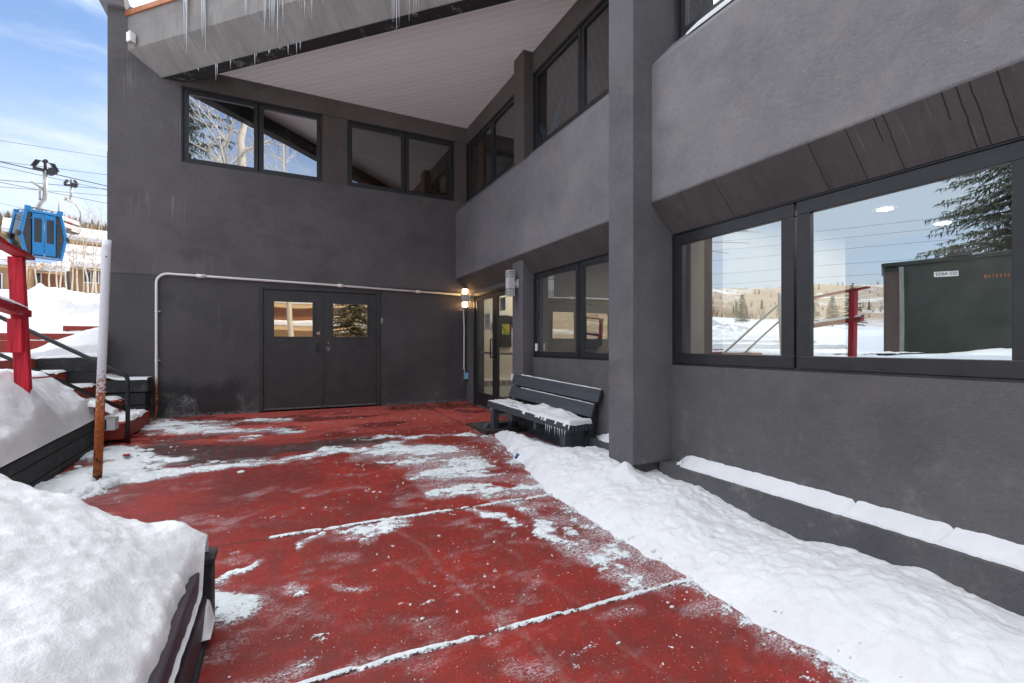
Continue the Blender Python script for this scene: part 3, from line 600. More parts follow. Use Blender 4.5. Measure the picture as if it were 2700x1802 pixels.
for a0, a1 in ((-1.41, .668), (1.085, 3.137)):
    outer('y', 8.94, a0, a1, 4.034, 5.241, .025); mid = (a0 + a1) / 2 + .04
    for q0, q1 in ((a0 + .026, mid - .008), (mid + .008, a1 - .026)): casement('y', 8.95, q0, q1, 4.06, 5.215, .066, GLASS_UP if a0 < 0 else GLASS_MID)
for a0, a1, mm in ((6.487, 8.90, 7.72), (3.73, 6.154, 4.935)):
    outer('x', 3.40, a0, a1, 4.054, 5.223, .022)
    for q0, q1 in ((a0 + .023, mm - .008), (mm + .008, a1 - .023)): casement('x', 3.405, q0, q1, 4.078, 5.20, .062, GLASS_MID)
outer('x', 3.40, -.62, 3.305, 4.06, 5.30, .02)
for q0, q1 in ((2.0, 3.28), (.7, 1.98), (-.6, .68)): casement('x', 3.405, q0, q1, 4.085, 5.28, .062, GLASS_UP)
outer('x', 3.40, -.42, 3.368, .946, 2.211, .014)
for q0, q1 in ((2.178, 3.352), (.925, 2.158), (-.4, .905)): casement('x', 3.398, q0, q1, .962, 2.196, .098, GLASS)
outer('x', 3.40, 3.73, 6.138, .958, 2.211, .014)
for q0, q1 in ((4.975, 6.122), (3.74, 4.955)): casement('x', 3.398, q0, q1, .974, 2.196, .070, GLASS)
# window crank handle and a white latch
mb = MB(); mb.box(3.37, 3.395, 5.985, 6.03, 1.05, 1.16); lbuild(mb, 'window_latch', WHITEP, bevel=.004)
# ---- grey service double door in the back wall
mb = MB()
for x0, x1, z0, z1 in ((-.335, -.268, .0, 2.142), (1.602, 1.668, 0, 2.142), (-.268, 1.602, 2.088, 2.142)): mb.box(x0, x1, 8.915, 9.06, z0, z1)
lbuild(mb, 'door_frame', DOORP, bevel=.004)
for k, (x0, x1, wx0, wx1) in enumerate(((-.264, .664, -.10, .505), (.674, 1.598, .845, 1.44))):
    mb = MB(); z0, z1, wz0, wz1 = .03, 2.082, 1.285, 1.885; Y0, Y1 = 8.945, 8.99
    mb.box(x0, wx0, Y0, Y1, z0, z1); mb.box(wx1, x1, Y0, Y1, z0, z1); mb.box(wx0, wx1, Y0, Y1, z0, wz0); mb.box(wx0, wx1, Y0, Y1, wz1, z1)
    leaf = lbuild(mb, 'door', DOORP)
    mb = MB(); w = .028
    for p0, p1, q0, q1 in ((wx0 - w, wx1 + w, wz0 - w, wz0), (wx0 - w, wx1 + w, wz1, wz1 + w), (wx0 - w, wx0, wz0, wz1), (wx1, wx1 + w, wz0, wz1)): mb.box(p0, p1, 8.936, 8.96, q0, q1)
    lbuild(mb, 'pane_frame', DOORP, leaf, bevel=.003)
    mb = MB(); mb.add([(wx0, 8.958, wz0), (wx1, 8.958, wz0), (wx1, 8.958, wz1), (wx0, 8.958, wz1)], [(0, 1, 2, 3)]); lbuild(mb, 'pane', glass('wired_glass_%d' % k, .52, (.8, .75, .65), .02, rc=(1.0, .90, .74)), leaf)
    for hz in (.35, 1.18, 1.93):
        mb = MB(); hx = x0 - .008 if k == 0 else x1 + .008; mb.tube([(hx, 8.938, hz - .055), (hx, 8.938, hz + .055)], .011, 8); lbuild(mb, 'hinge', DOORP, leaf)
    mb = MB(); mb.box(x0, x1, 8.936, 8.944, .03, .055); lbuild(mb, 'sweep', plain('door_sweep', (.12, .12, .12), .7), leaf)
    if k == 0:
        mb = MB(); mb.tube([(.582, 8.945, 1.17), (.582, 8.895, 1.17), (.582, 8.885, 1.14), (.582, 8.885, 1.06), (.582, 8.895, 1.03), (.582, 8.945, 1.03)], .010, 8); lbuild(mb, 'handle', BLACKMETAL, leaf)
        mb = MB(); mb.tube([(.60, 8.945, 1.345), (.60, 8.93, 1.345)], .030, 16); mb.tube([(.60, 8.93, 1.345), (.60, 8.918, 1.345)], .017, 12); lbuild(mb, 'lock', plain('worn_brass', (.45, .38, .28), .35, .8), leaf)
        mb = MB(); mb.box(.640, .682, 8.932, 8.944, .05, 2.07); lbuild(mb, 'astragal', DOORP, leaf, bevel=.003)
    else:
        for hz, rr_ in ((1.175, .012), (1.05, .016)):
            mb = MB(); mb.tube([(.765, 8.945, hz), (.765, 8.930, hz)], rr_, 10); lbuild(mb, 'bolt', STEEL, leaf)
        mb = MB(); mb.box(.722, .808, 8.9405, 8.946, 1.06, 1.115); lbuild(mb, 'scar_plate', plain('scraped_steel', (.10, .10, .10), .5), leaf)
# ---- glazed double door in the right-hand wall
mb = MB(); mb.box(3.37, 3.46, 8.448, 8.493, -.01, 2.128); mb.box(3.37, 3.46, 6.50, 6.545, -.01, 2.128); mb.box(3.37, 3.46, 6.545, 8.448, 2.075, 2.128); lbuild(mb, 'glass_door_frame', FRAME, bevel=.003)
for k, (y0, y1) in enumerate(((7.515, 8.440), (6.552, 7.497))):
    mb = MB(); st = .095
    mb.box(3.385, 3.43, y0, y1, .005, .24); mb.box(3.385, 3.43, y0, y1, 1.985, 2.068); mb.box(3.385, 3.43, y0, y0 + st, .24, 1.985); mb.box(3.385, 3.43, y1 - st, y1, .24, 1.985)
    leaf = lbuild(mb, 'glass_door', FRAME, bevel=.003)
    mb = MB(); mb.add([(3.408, y1 - st, .24), (3.408, y0 + st, .24), (3.408, y0 + st, 1.985), (3.408, y1 - st, 1.985)], [(0, 1, 2, 3)]); lbuild(mb, 'pane', GLASS_DOOR, leaf)
    mb = MB(); mb.box(3.44, 3.47, y0 + .1, y1 - .1, .97, 1.01); lbuild(mb, 'push_bar', STEEL, leaf, bevel=.006)
    hy = y0 + .045 if k == 0 else y1 - .045
    mb = MB(); mb.tube([(3.385, hy, 1.24), (3.33, hy, 1.24), (3.325, hy, 1.22), (3.325, hy, .94), (3.33, hy, .92), (3.385, hy, .92)], .013, 10); lbuild(mb, 'handle', BLACKMETAL, leaf)
# ---- inside
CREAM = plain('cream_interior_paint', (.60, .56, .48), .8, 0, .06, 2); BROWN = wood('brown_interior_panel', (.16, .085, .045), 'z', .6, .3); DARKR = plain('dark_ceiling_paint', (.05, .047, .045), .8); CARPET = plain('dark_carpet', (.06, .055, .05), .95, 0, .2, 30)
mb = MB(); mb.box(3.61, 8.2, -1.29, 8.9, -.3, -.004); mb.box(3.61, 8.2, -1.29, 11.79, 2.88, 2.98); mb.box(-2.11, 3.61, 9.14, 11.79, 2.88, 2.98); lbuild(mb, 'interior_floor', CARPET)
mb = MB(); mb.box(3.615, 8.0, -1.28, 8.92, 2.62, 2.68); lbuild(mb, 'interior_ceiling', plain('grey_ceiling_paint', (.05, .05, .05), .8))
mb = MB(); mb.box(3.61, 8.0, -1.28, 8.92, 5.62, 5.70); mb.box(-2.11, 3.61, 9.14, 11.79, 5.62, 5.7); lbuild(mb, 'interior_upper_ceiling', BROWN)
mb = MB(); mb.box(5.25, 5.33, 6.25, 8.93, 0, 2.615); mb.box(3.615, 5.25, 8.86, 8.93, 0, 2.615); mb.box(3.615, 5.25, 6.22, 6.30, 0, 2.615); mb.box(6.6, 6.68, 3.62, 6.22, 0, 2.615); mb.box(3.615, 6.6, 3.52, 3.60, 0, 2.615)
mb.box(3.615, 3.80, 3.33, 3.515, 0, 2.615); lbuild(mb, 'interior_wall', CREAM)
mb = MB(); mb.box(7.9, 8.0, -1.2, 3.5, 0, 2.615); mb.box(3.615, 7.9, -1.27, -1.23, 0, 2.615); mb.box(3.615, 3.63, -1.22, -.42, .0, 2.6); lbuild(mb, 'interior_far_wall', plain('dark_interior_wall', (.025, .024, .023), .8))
mb = MB(); mb.box(3.80, 4.15, 3.40, 3.515, 0, 2.615); mb.box(7.2, 7.3, -1.2, 8.9, 2.99, 5.61); mb.box(3.62, 3.85, 8.60, 8.90, 2.99, 5.61); mb.box(-2.0, 7.1, 11.4, 11.5, 2.99, 5.61); mb.box(-1, 3, 10.6, 10.7, 0, 2.8)
mb.box(3.64, 3.84, 3.40, 3.70, 2.99, 5.61); lbuild(mb, 'interior_panelling', BROWN)
# recessed lights of the room behind the big window (lit)
LIT = emit('lit_downlight', (1.0, .93, .82), 190); FILL_LIT = emit('entry_fill_light', (1.0, .90, .76), 170); RING = plain('downlight_ring', (.8, .8, .78), .5)
def downlight(x, y, lab, z=2.62, lm=None):
    t = thing('ceiling_light', lab, 'ceiling light', (x, y, z), 'lit recessed ceiling lights inside')
    mb = MB(); mb.disc((x, y, z - .004), .075, 20, up=(0, 0, -1)); mb.build('lamp_disc', lm or LIT, t)
    mb = MB(); n = 20; ro, ri = .10, .078
    vs = [(x + ro * math.cos(2 * math.pi * k / n), y + ro * math.sin(2 * math.pi * k / n), z - .003) for k in range(n)] + [(x + ri * math.cos(2 * math.pi * k / n), y + ri * math.sin(2 * math.pi * k / n), z - .009) for k in range(n)]
    mb.add(vs, [(k, n + k, n + (k + 1) % n, (k + 1) % n) for k in range(n)]); mb.build('trim_ring', RING, t)
for x, y in ((4.55, 2.75), (5.9, 2.75), (7.2, 2.75), (4.55, 1.3), (5.9, 1.3), (7.2, 1.3)): downlight(x, y, 'lit round recessed light on the cream ceiling behind the large right window')
for y in (7.0, 8.2): downlight(4.4, y, 'added unseen fill light in the ceiling behind the glass doors', lm=FILL_LIT)  # unseen lights added to brighten the entry
downlight(4.9, 4.9, 'single added unseen fill light in the room behind the bench', lm=FILL_LIT)  # another unseen light, added to brighten this room
# things inside
def shirt(x, y, z, w, h, axis, mat, name, lab):
    mb = MB(); pts = [(-.5, .72), (-.30, .98), (-.12, 1), (.12, 1), (.30, .98), (.5, .72), (.40, .62), (.27, .76), (.28, 0), (-.28, 0), (-.27, .76), (-.40, .62)]
    if axis == 'x': mb.prism([(x, y + a * w, z + b * h) for a, b in pts], [(x + .05, y + a * w, z + b * h) for a, b in pts])
    else: mb.prism([(x + a * w, y, z + b * h) for a, b in pts], [(x + a * w, y + .05, z + b * h) for a, b in pts])
    o = mb.build(name, mat, bevel=.015); return tag(o, lab, 'shirt')
m = M('printed_black_cotton', (.018, .018, .018), .9); X, Y, Z = m.xyz()
pm = m.math('MULTIPLY', m.math('MULTIPLY', m.math('GREATER_THAN', Z, 1.36), m.math('LESS_THAN', Z, 1.58)), m.math('MULTIPLY', m.math('GREATER_THAN', X, 4.13), m.math('LESS_THAN', X, 4.30)))
m.color(m.mix(pm, (.018, .018, .018), m.mix(m.ramp(m.noise(9, 2), .45, .55), (.10, .22, .03), (.45, .28, .03))))
shirt(4.20, 8.79, 1.10, .56, .66, 'y', m.m, 'hanging_shirt', 'black T-shirt with a green print hung on the wall behind the glass doors')
CO = ((-.10, 1.62), (.10, 1.64), (.17, 1.46), (.19, 1.14), (.05, 1.06), (-.14, 1.09), (-.17, 1.44)); mb = MB(); mb.prism([(4.50 + a, 6.13, b) for a, b in CO], [(4.50 + a, 6.20, b) for a, b in CO])
tag(mb.build('hanging_coat', plain('black_coat', (.015, .014, .014), .85), bevel=.02), 'black coat hung on the cream wall behind the window over the bench', 'coat')
mb = MB(); mb.box(4.74, 4.86, 6.205, 6.217, 1.40, 1.55); tag(mb.build('green_notice', plain('green_paper', (.30, .50, .16), .7)), 'small green notice pinned to the inner wall behind the bench window', 'notice')
ht = thing('baseboard_heater', 'white baseboard heater with a slotted grille behind the glass doors', 'heater', (4.4, 8.8, 0))
mb = MB(); mb.box(3.66, 5.2, 8.74, 8.855, .06, .44); mb.build('casing', WHITEP, ht, bevel=.01)
mb = MB()
for k in range(11): mb.box(3.70 + k * .13, 3.81 + k * .13, 8.733, 8.739, .30, .40)
mb.build('grille', plain('heater_grille', (.25, .24, .22), .5), ht)
mb = MB(); mb.box(3.411, 3.413, 7.79, 8.02, 1.42, 1.72); nt_ = mb.build('paper_notice', plain('white_paper', (.8, .8, .8), .8, 0, .03)); tag(nt_, 'white sheet of paper with printed lines taped inside the left glass door', 'notice')
mb = MB()
for k, (q, ln) in enumerate(((1.67, .12), (1.655, .15), (1.60, .16), (1.585, .11), (1.57, .15), (1.53, .09))): mb.box(3.4095, 3.4105, 7.90 - ln / 2, 7.90 + ln / 2, q - .003, q + .003)
mb.build('print_line', BLACKMETAL, nt_)
mb = MB(); mb.box(3.60, 3.612, 7.53, 7.75, 1.76, 2.0); tag(mb.build('reflection_sheet', plain('pale_reflection', (.72, .78, .80), .8, 0, .03)), 'pale sheet in place of a reflection behind the right glass door', 'reflection_panel')  # pale sheet put in to imitate a reflection in the door glass
BLUE = plain('blue_enamel', (.04, .32, .62), .4)
xb = thing('blue_bracing', 'blue steel cross brace behind the upper corner window', 'brace', (4.2, 7.2, 4.2))
for a, b in (((4.25, 7.60, 5.30), (4.25, 6.60, 4.35)), ((4.25, 6.55, 5.35), (4.25, 7.05, 4.75)), ((4.25, 7.05, 4.85), (4.25, 7.28, 3.9))):
    mb = MB(); mb.tube([a, b], .055, 8); mb.build('brace_arm', BLUE, xb)
mb = MB(); mb.tube([(4.23, 7.07, 4.80), (4.14, 7.07, 4.80)], .07, 14); mb.build('hub', plain('brass_hub', (.6, .4, .12), .3, .9), xb)
ch = thing('white_chair', 'white slatted chair back behind the upper window beside the tall pillar', 'chair', (4.0, 4.45, 2.98))
mb = MB(); mb.tube([(3.95, 4.15, 3.0), (3.95, 4.15, 4.68), (3.95, 4.22, 4.76), (3.95, 4.55, 4.76), (3.95, 4.62, 4.68), (3.95, 4.62, 3.0)], .018, 8); mb.build('chair_frame', WHITEP, ch)
mb = MB()
for k in range(8): mb.box(3.945, 3.955, 4.19 + k * .05, 4.205 + k * .05, 3.5, 4.74)
mb.build('slats', WHITEP, ch); mb = MB(); mb.box(3.95, 4.35, 4.15, 4.62, 3.44, 3.48); mb.build('seat', WHITEP, ch)
pen = thing('pendant_lamp', 'brass pendant lamp hanging behind the upper window between the two piers', 'lamp', (4.6, 5.5, 5.6))
mb = MB(); mb.tube([(4.6, 5.5, 5.62), (4.6, 5.5, 4.85)], .008, 6); mb.build('cord', BLACKMETAL, pen)
mb = MB(); mb.tube([(4.6, 5.5, 4.87), (4.6, 5.5, 4.80), (4.6, 5.5, 4.66)], [.03, .10, .16], 16, cap=False); mb.build('lamp_shade', plain('brass_shade', (.55, .36, .10), .3, .9), pen)
# snow on the sill of the upper right window
mb = MB(); mb.prism([(3.25, -1.2, 3.915), (3.395, -1.2, 4.05), (3.395, -1.2, 4.083), (3.25, -1.2, 3.945)], [(3.25, 3.05, 3.912), (3.395, 3.05, 4.05), (3.395, 3.05, 4.08), (3.25, 3.05, 3.93)])
tag(mb.build('sill_snow', SNOW), kind='stuff')
# ------------------------------------------------------------------ fixtures on the walls
def lamp(name, x, y, z0, z1, side, lit, lab):
    t = thing(name, lab, 'wall lamp', (x, y, z0)); hw = .052; H = z1 - z0; zc = (z0 + z1) / 2
    mb = MB(); mb.box(x - hw, x + hw, y - hw, y + hw, zc - .085, zc + .085); mb.build('body', LAMPM, t, bevel=.004)
    for sgn in (-1, 1):
        mb = MB()
        for k in range(3):
            a = zc + sgn * (.085 + .018 + k * .036); b = a + sgn * .019
            mb.box(x - hw, x + hw, y - hw, y + hw, min(a, b), max(a, b))
        for cx_ in (-1, 1):
            for cy_ in (-1, 1):
                if sgn > 0: mb.box(x + cx_ * hw - .006 * (cx_ > 0), x + cx_ * hw + .006 * (cx_ < 0), y + cy_ * hw - .006 * (cy_ > 0), y + cy_ * hw + .006 * (cy_ < 0), zc + .085, zc + H / 2 - .01)
                else: mb.box(x + cx_ * hw - .006 * (cx_ > 0), x + cx_ * hw + .006 * (cx_ < 0), y + cy_ * hw - .006 * (cy_ > 0), y + cy_ * hw + .006 * (cy_ < 0), zc - H / 2 + .01, zc - .085)
        mb.build('louvres', LAMPM, t, bevel=.0015)
    gm_ = emit('lit_bulb', (1.0, .58, .24), 38) if lit else plain('frosted_diffuser', (.55, .55, .53), .4, 0, .05)
    for a, b in ((zc + .086, zc + H / 2 - .004), (zc - H / 2 + .004, zc - .086)):
        mb = MB(); mb.tube([(x, y, a), (x, y, b)], .040, 16); mb.build('diffuser', gm_, t)
    mb = MB(); sx = side[0] - x; mb.box(x + hw, side[0] - .012, y - .018, y + .018, zc - .03, zc + .03); mb.box(side[0] - .014, side[0] - .001, y - .055, y + .055, zc - .065, zc + .065); mb.build('bracket', LAMPM, t, bevel=.003)
lamp('wall_lamp', 3.30, 8.77, 1.885, 2.262, (3.40,), True, 'lit louvred wall lamp in the corner at the end of the white conduit')
lamp('wall_lamp', 3.10, 6.315, 1.883, 2.257, (3.219,), False, 'unlit louvred metal wall lamp on the pier above the bench')
m = M('conduit_paint', (.74, .73, .71), .45); Z = m.xyz()[2]
rn = m.noise(26, 4, .65); rm = m.math('MULTIPLY', m.ramp(m.math('ADD', Z, m.math('MULTIPLY', rn, .25)), .78, .62), 1.0)
c = m.mix(rm, (.74, .73, .71), m.mix(m.ramp(rn, .35, .65), (.10, .022, .012), (.42, .13, .03))); m.color(c); m.rough(m.ramp(rn, .3, .7, .4, .7)); CONDUIT = m.m
t = thing('conduit_pipe', 'long white conduit pipe across the back wall, rusty at its foot', 'pipe', (-1.72, 8.90, 0))
arc = [(-1.721 + .15 * (1 - math.cos(a)), 8.902, 2.10 + .15 * math.sin(a)) for a in np.linspace(0, math.pi / 2, 8)]
mb = MB(); mb.tube([(-1.75, 8.86, -.01), (-1.735, 8.88, .03), (-1.721, 8.902, .12)] + arc + [(.6, 8.902, 2.215), (3.25, 8.902, 2.150)], .019, 12); mb.build('pipe', CONDUIT, t)
mb = MB(); mb.tube([(3.30, 8.84, 1.88), (3.315, 8.895, 1.80), (3.335, 8.905, 1.5), (3.33, 8.905, .70), (3.345, 8.895, .57)], .014, 10); mb.build('drop_pipe', CONDUIT, t)
for p0, p1 in (((-1.20, 8.902, 2.2445), (-1.08, 8.902, 2.2425)), ((.92, 8.902, 2.2085), (1.02, 8.902, 2.206)), ((2.35, 8.902, 2.172), (2.42, 8.902, 2.17)), ((-1.721, 8.902, .26), (-1.721, 8.902, .32))):
    mb = MB(); mb.tube([p0, p1], .030, 12); mb.build('coupling', CONDUIT, t)
for bx_, bz in ((-1.721, 1.66), (-1.721, .9)):
    mb = MB(); mb.box(bx_ - .026, bx_ + .05, 8.90, 8.934, bz - .012, bz + .012); mb.build('strap', STEEL, t, bevel=.003)
for bz in (1.70, .66):
    mb = MB(); mb.box(3.30, 3.345, 8.90, 8.934, bz - .012, bz + .012); mb.build('strap', STEEL, t, bevel=.003)
t = thing('electrical_box', 'small pale blue electrical outlet box at the end of the drop pipe', 'outlet box', (3.37, 8.88, .50))
mb = MB(); mb.obox((3.365, 8.875, .515), (.045, -.01, 0), (.006, .028, 0), (0, 0, .065)); mb.build('casing', plain('pale_blue_plastic', (.18, .42, .58), .5), t, bevel=.006)
mb = MB(); mb.obox((3.36, 8.845, .50), (.034, -.008, 0), (.002, .006, 0), (0, -.006, .05)); mb.build('flap_cover', plain('blue_plastic_cover', (.22, .46, .62), .4), t, bevel=.004)
mb = MB(); mb.box(1.683, 1.723, 8.912, 8.936, 1.545, 1.645); o = mb.build('door_buzzer', STEEL, bevel=.006); tag(o, 'small grey buzzer box with two buttons beside the double door', 'buzzer')
for bz in (1.62, 1.575):
    mb = MB(); mb.tube([(1.703, 8.914, bz), (1.703, 8.906, bz)], .009, 10); mb.build('button', BLACKMETAL, o)
t = thing('security_sensor', 'white weatherproof sensor box at the lower left end of the canopy beam', 'sensor', (-2.0, 8.75, 5.68))
mb = MB(); d = Vector((1, -1, 0)).normalized(); nrm = Vector((-1, -1, 0)).normalized(); c0 = Vector((-1.965, 8.80, 5.725)) + nrm * .05
mb.obox(c0, d * .045, nrm * .045, Vector((0, 0, .07))); mb.obox(c0 + Vector((0, 0, .08)), d * .025, nrm * .03, Vector((0, 0, .012))); mb.build('casing', plain('white_plastic', (.78, .78, .77), .45), t, bevel=.012)
mb = MB(); mb.obox(c0 - Vector((0, 0, .075)) + nrm * .01, d * .03, nrm * .03, Vector((0, 0, .008))); mb.build('lens', plain('sensor_lens', (.30, .27, .22), .3), t, bevel=.003)

# ------------------------------------------------------------------ icicles
m = M('ice', (.88, .93, .97), .12, spec=.6); m.b.inputs['Transmission Weight'].default_value = .45; m.b.inputs['IOR'].default_value = 1.31
m.bump(m.noise(30, 3), .4, .01); ICE = m.m
rng = random.Random(11)
def icicle(x, y, z, ln, r, lab, grp):
    n = 7; pts, rs = [], []
    for i in range(n):
        k = i / (n - 1); pts.append((x + rng.uniform(-.05, .05) * r * 4 * k, y + rng.uniform(-.05, .05) * r * 4 * k, z - ln * k)); rs.append(max(.0012, r * (1 - k) ** .8 * (1 + .18 * math.sin(k * 26 + x * 40))))
    mb = MB(); mb.tube(pts, rs, 8); o = mb.build('icicle', ICE); return tag(o, lab, 'icicle', grp)
def eave(u, z, sv=4.842):          # point on the canopy face: u = x position of the foot on the face line
    return (u, sv * R2 - u, z)
def face_x(px, sv):                # where the sight line of photo column px meets the beam face
    a = (px - 1350) / 1230.0; dx, dy = math.sin(YAW) + a * math.cos(YAW), math.cos(YAW) - a * math.sin(YAW)
    return dx * (sv * R2) / (dx + dy)
IC = [  # photo columns of the clusters, lengths in metres, radius, label
    ([486, 492], [0.7, 0.89], 'icicle of the leftmost pair on the canopy beam'),
    ([533, 538, 542], [0.76, 0.7, 0.95], 'icicle of the second cluster from the left on the canopy beam'),
    ([648], [0.57], 'lone thin icicle between two clusters on the canopy beam'),
    ([697, 701, 711, 716, 720, 724, 732, 737, 746], [0.89, 0.75, 0.83, 0.83, 0.92, 0.73, 1.03, 0.63, 0.87], 'icicle of the big dense cluster on the canopy beam'),
    ([785, 790, 795, 803, 814, 819, 822], [0.63, 0.66, 0.69, 0.82, 0.67, 0.72, 0.87], 'icicle of the cluster right of the dense one on the canopy beam'),
    ([851], [0.73], 'lone icicle at the picture top right of the clusters'),
    ([1034, 1039, 1046, 1052], [1.18, 1.2, 1.35, 1.24], 'icicle of the cluster against the pale soffit near the dark board'),
    ([1073, 1079, 1091, 1097, 1103], [1.08, 1.24, 1.17, 1.16, 1.14], 'icicle of the cluster right of the one against the soffit'),
    ([1150, 1158, 1186], [1.11, 1.1, 1.12], 'icicle of the rightmost sparse cluster on the canopy beam')]
for cols, lens, lab in IC:
    for c_, ln in zip(cols, lens):
        sv = 4.835 - rng.uniform(0, .02); x = face_x(c_, sv); icicle(*eave(x, 6.13, sv), ln * .95, rng.uniform(.009, .016), lab, 'icicles on the beam: ' + lab[11:40])
for c_, ln in ((569, .26), (573, .20), (608, .14), (672, .19), (676, .08), (709, .08), (712, .06), (760, .15), (782, .17), (792, .12), (738, .05), (523, .06)):
    sv = 5.150; x = face_x(c_, sv); icicle(*eave(x, 5.318, sv), ln, .009, 'short icicle along the lower dark edge of the canopy beam', 'icicles on the lower beam edge')

# ------------------------------------------------------------------ bench
def build_bench():
    t = thing('park_bench', 'dark grey slatted wooden bench half sunk in snow against the wall', 'bench')
    L = 1.88; LD = dict(local='swap')
    for k in range(7):
        mb = MB(); y = k * .052; mb.box(0, L, y, y + .040, .335, .425); mb.build('seat_slat', BENCHW, t, bevel=.004, **LD)
    lean = .30
    for z0, ov in ((.475, (.04, 0.0)), (.652, (-.02, -.02))):
        mb = MB(); cdir = Vector((0, math.sin(lean), math.cos(lean))); nr = Vector((0, math.cos(lean), -math.sin(lean)))
        c = Vector((L / 2 + (ov[1] - ov[0]) / 2 + (.02 if z0 < .6 else -.01), .37, z0)) + cdir * .075 + Vector((0, (z0 - .475) * math.tan(lean), 0))
        mb.obox(c, Vector((L / 2 - (.02 if z0 < .6 else -.02), 0, 0)), nr * .02, cdir * .078); mb.build('backrest_board', BENCHW, t, bevel=.004, **LD)
        for bx_ in (.18, L - .18):
            for dz in (-.035, .035):
              mb = MB(); mb.tube([c + Vector((bx_ - L / 2, 0, 0)) + cdir * dz - nr * .019, c + Vector((bx_ - L / 2, 0, 0)) + cdir * dz - nr * .024], .008, 8)
              mb.build('bolt', BLACKMETAL, t, **LD)
    for x in (.07, L - .16):
        mb = MB(); mb.box(x, x + .09, .02, .11, 0, .333); mb.build('leg', BENCHW, t, bevel=.004, **LD)
        mb = MB(); mb.prism([(x, .30, 0), (x, .385, 0), (x, .62, .80), (x, .535, .80)], [(x + .09, .30, 0), (x + .09, .385, 0), (x + .09, .62, .80), (x + .09, .535, .80)]); mb.build('leg', BENCHW, t, bevel=.004, **LD)
        mb = MB(); mb.box(x + .005, x + .085, .112, .31, .245, .333); mb.build('seat_bearer', BENCHW, t, bevel=.004, **LD)
        mb = MB(); mb.prism([(x + .0, -.08, .0), (x, .55, .0), (x, .55, .09), (x, -.02, .09)], [(x + .09, -.08, .0), (x + .09, .55, .0), (x + .09, .55, .09), (x + .09, -.02, .09)]); 
        s_ = mb.build('skid', BENCHW, t, bevel=.004, **LD); s_.location = (0, -.095 if x < 1 else .095, 0)
    for x in (.66, 1.22):
        mb = MB(); mb.box(x, x + .06, .02, .35, .24, .333); mb.build('seat_bearer', BENCHW, t, bevel=.004, **LD)
    return t
bench = build_bench()
dv = Vector((-.096, .995, .045)).normalized(); nv = Vector((.995, .096, 0)).normalized(); zv = nv.cross(dv)
mw = Matrix((nv, dv, zv)).transposed().to_4x4(); mw.translation = Vector((2.895, 4.44, -.185))
bench.matrix_world = mw
# snow on the seat and the boards
bx = np.arange(-.01, 1.87, .0125); by = np.arange(-.012, .372, .0125); BX, BY = np.meshgrid(bx, by)
sl = np.abs(((BY + .006) % .052) / .052 - .5); heavy = sstep(1.45, .75, BX + (fbm(BX * 6, BY * 6, 3, 3) - .5) * .5)
hz = .010 + .050 * heavy * fbm(BX * 5, BY * 6, 3, 8) + .055 * np.exp(-(((BX - .85) / .18) ** 2 + ((BY - .27) / .08) ** 2)) + .055 * np.exp(-(((BX - .45) / .15) ** 2 + ((BY - .24) / .09) ** 2)) + (fbm(BX * 25, BY * 25, 3, 4) - .5) * .014
hz = hz - (sl > .36) * (.035 - .030 * heavy) - .05 * (fbm(BX * 7, BY * 12, 3, 23) > .64) * sstep(.5, .9, BX) - .06 * sstep(.018, -.012, BY + (fbm(BX * 26, BY * 2, 2, 6) - .5) * .03) - .05 * sstep(.35, .372, BY) - .05 * sstep(.01, -.01, BX)
lv = np.stack([BX, BY, .425 + hz], -1) @ np.array([list(dv), list(nv), list(zv)]) + np.array(list(mw.translation))
grid_obj('seat_snow', lv[..., 0], lv[..., 1], lv[..., 2], SNOW, keep=hz > .0, kind='stuff')
def on_bench(x, y, z): return mw @ Vector((y, x, z))
mb = MB()
def strip(x0, x1, y, z, h, w):
    P = [Vector((x0 + (x1 - x0) * k / 24, y, z)) for k in range(25)]
    for i in range(24):
        a, b = P[i], P[i + 1]; h0 = h * (.5 + float(vnoise(i * .7, 3.3, 5))); h1 = h * (.5 + float(vnoise((i + 1) * .7, 3.3, 5)))
        v = [on_bench(a.x, y, z), on_bench(a.x, y + w, z), on_bench(b.x, y + w, z), on_bench(b.x, y, z), on_bench(a.x, y + w * .2, z + h0), on_bench(a.x, y + w * .8, z + h0), on_bench(b.x, y + w * .8, z + h1), on_bench(b.x, y + w * .2, z + h1)]
        mb.add(v, [(0, 4, 7, 3), (4, 5, 6, 7), (1, 2, 6, 5), (0, 1, 5, 4), (3, 7, 6, 2)], smooth=True)
strip(.0, 1.70, .458, .800, .012, .038); strip(.05, 1.62, .405, .622, .010, .036)
tag(mb.build('seat_snow', SNOW), kind='stuff')
mb = MB(); c0 = on_bench(1.9, .445, .745); mb.obox(c0, dv * .022, nv * .03, zv * .055); tag(mb.build('snow_lump', SNOW, bevel=.015), kind='stuff')
rng = random.Random(3)
for k, x in enumerate((.05, .10, .15, .19, .24, .30, .34, .38, .42)):
    p = on_bench(x, -.004, .345); icicle(p.x, p.y, p.z + .01, rng.uniform(.05, .13), .006, 'small icicle hanging from the front slat of the bench', 'icicles under the bench seat')
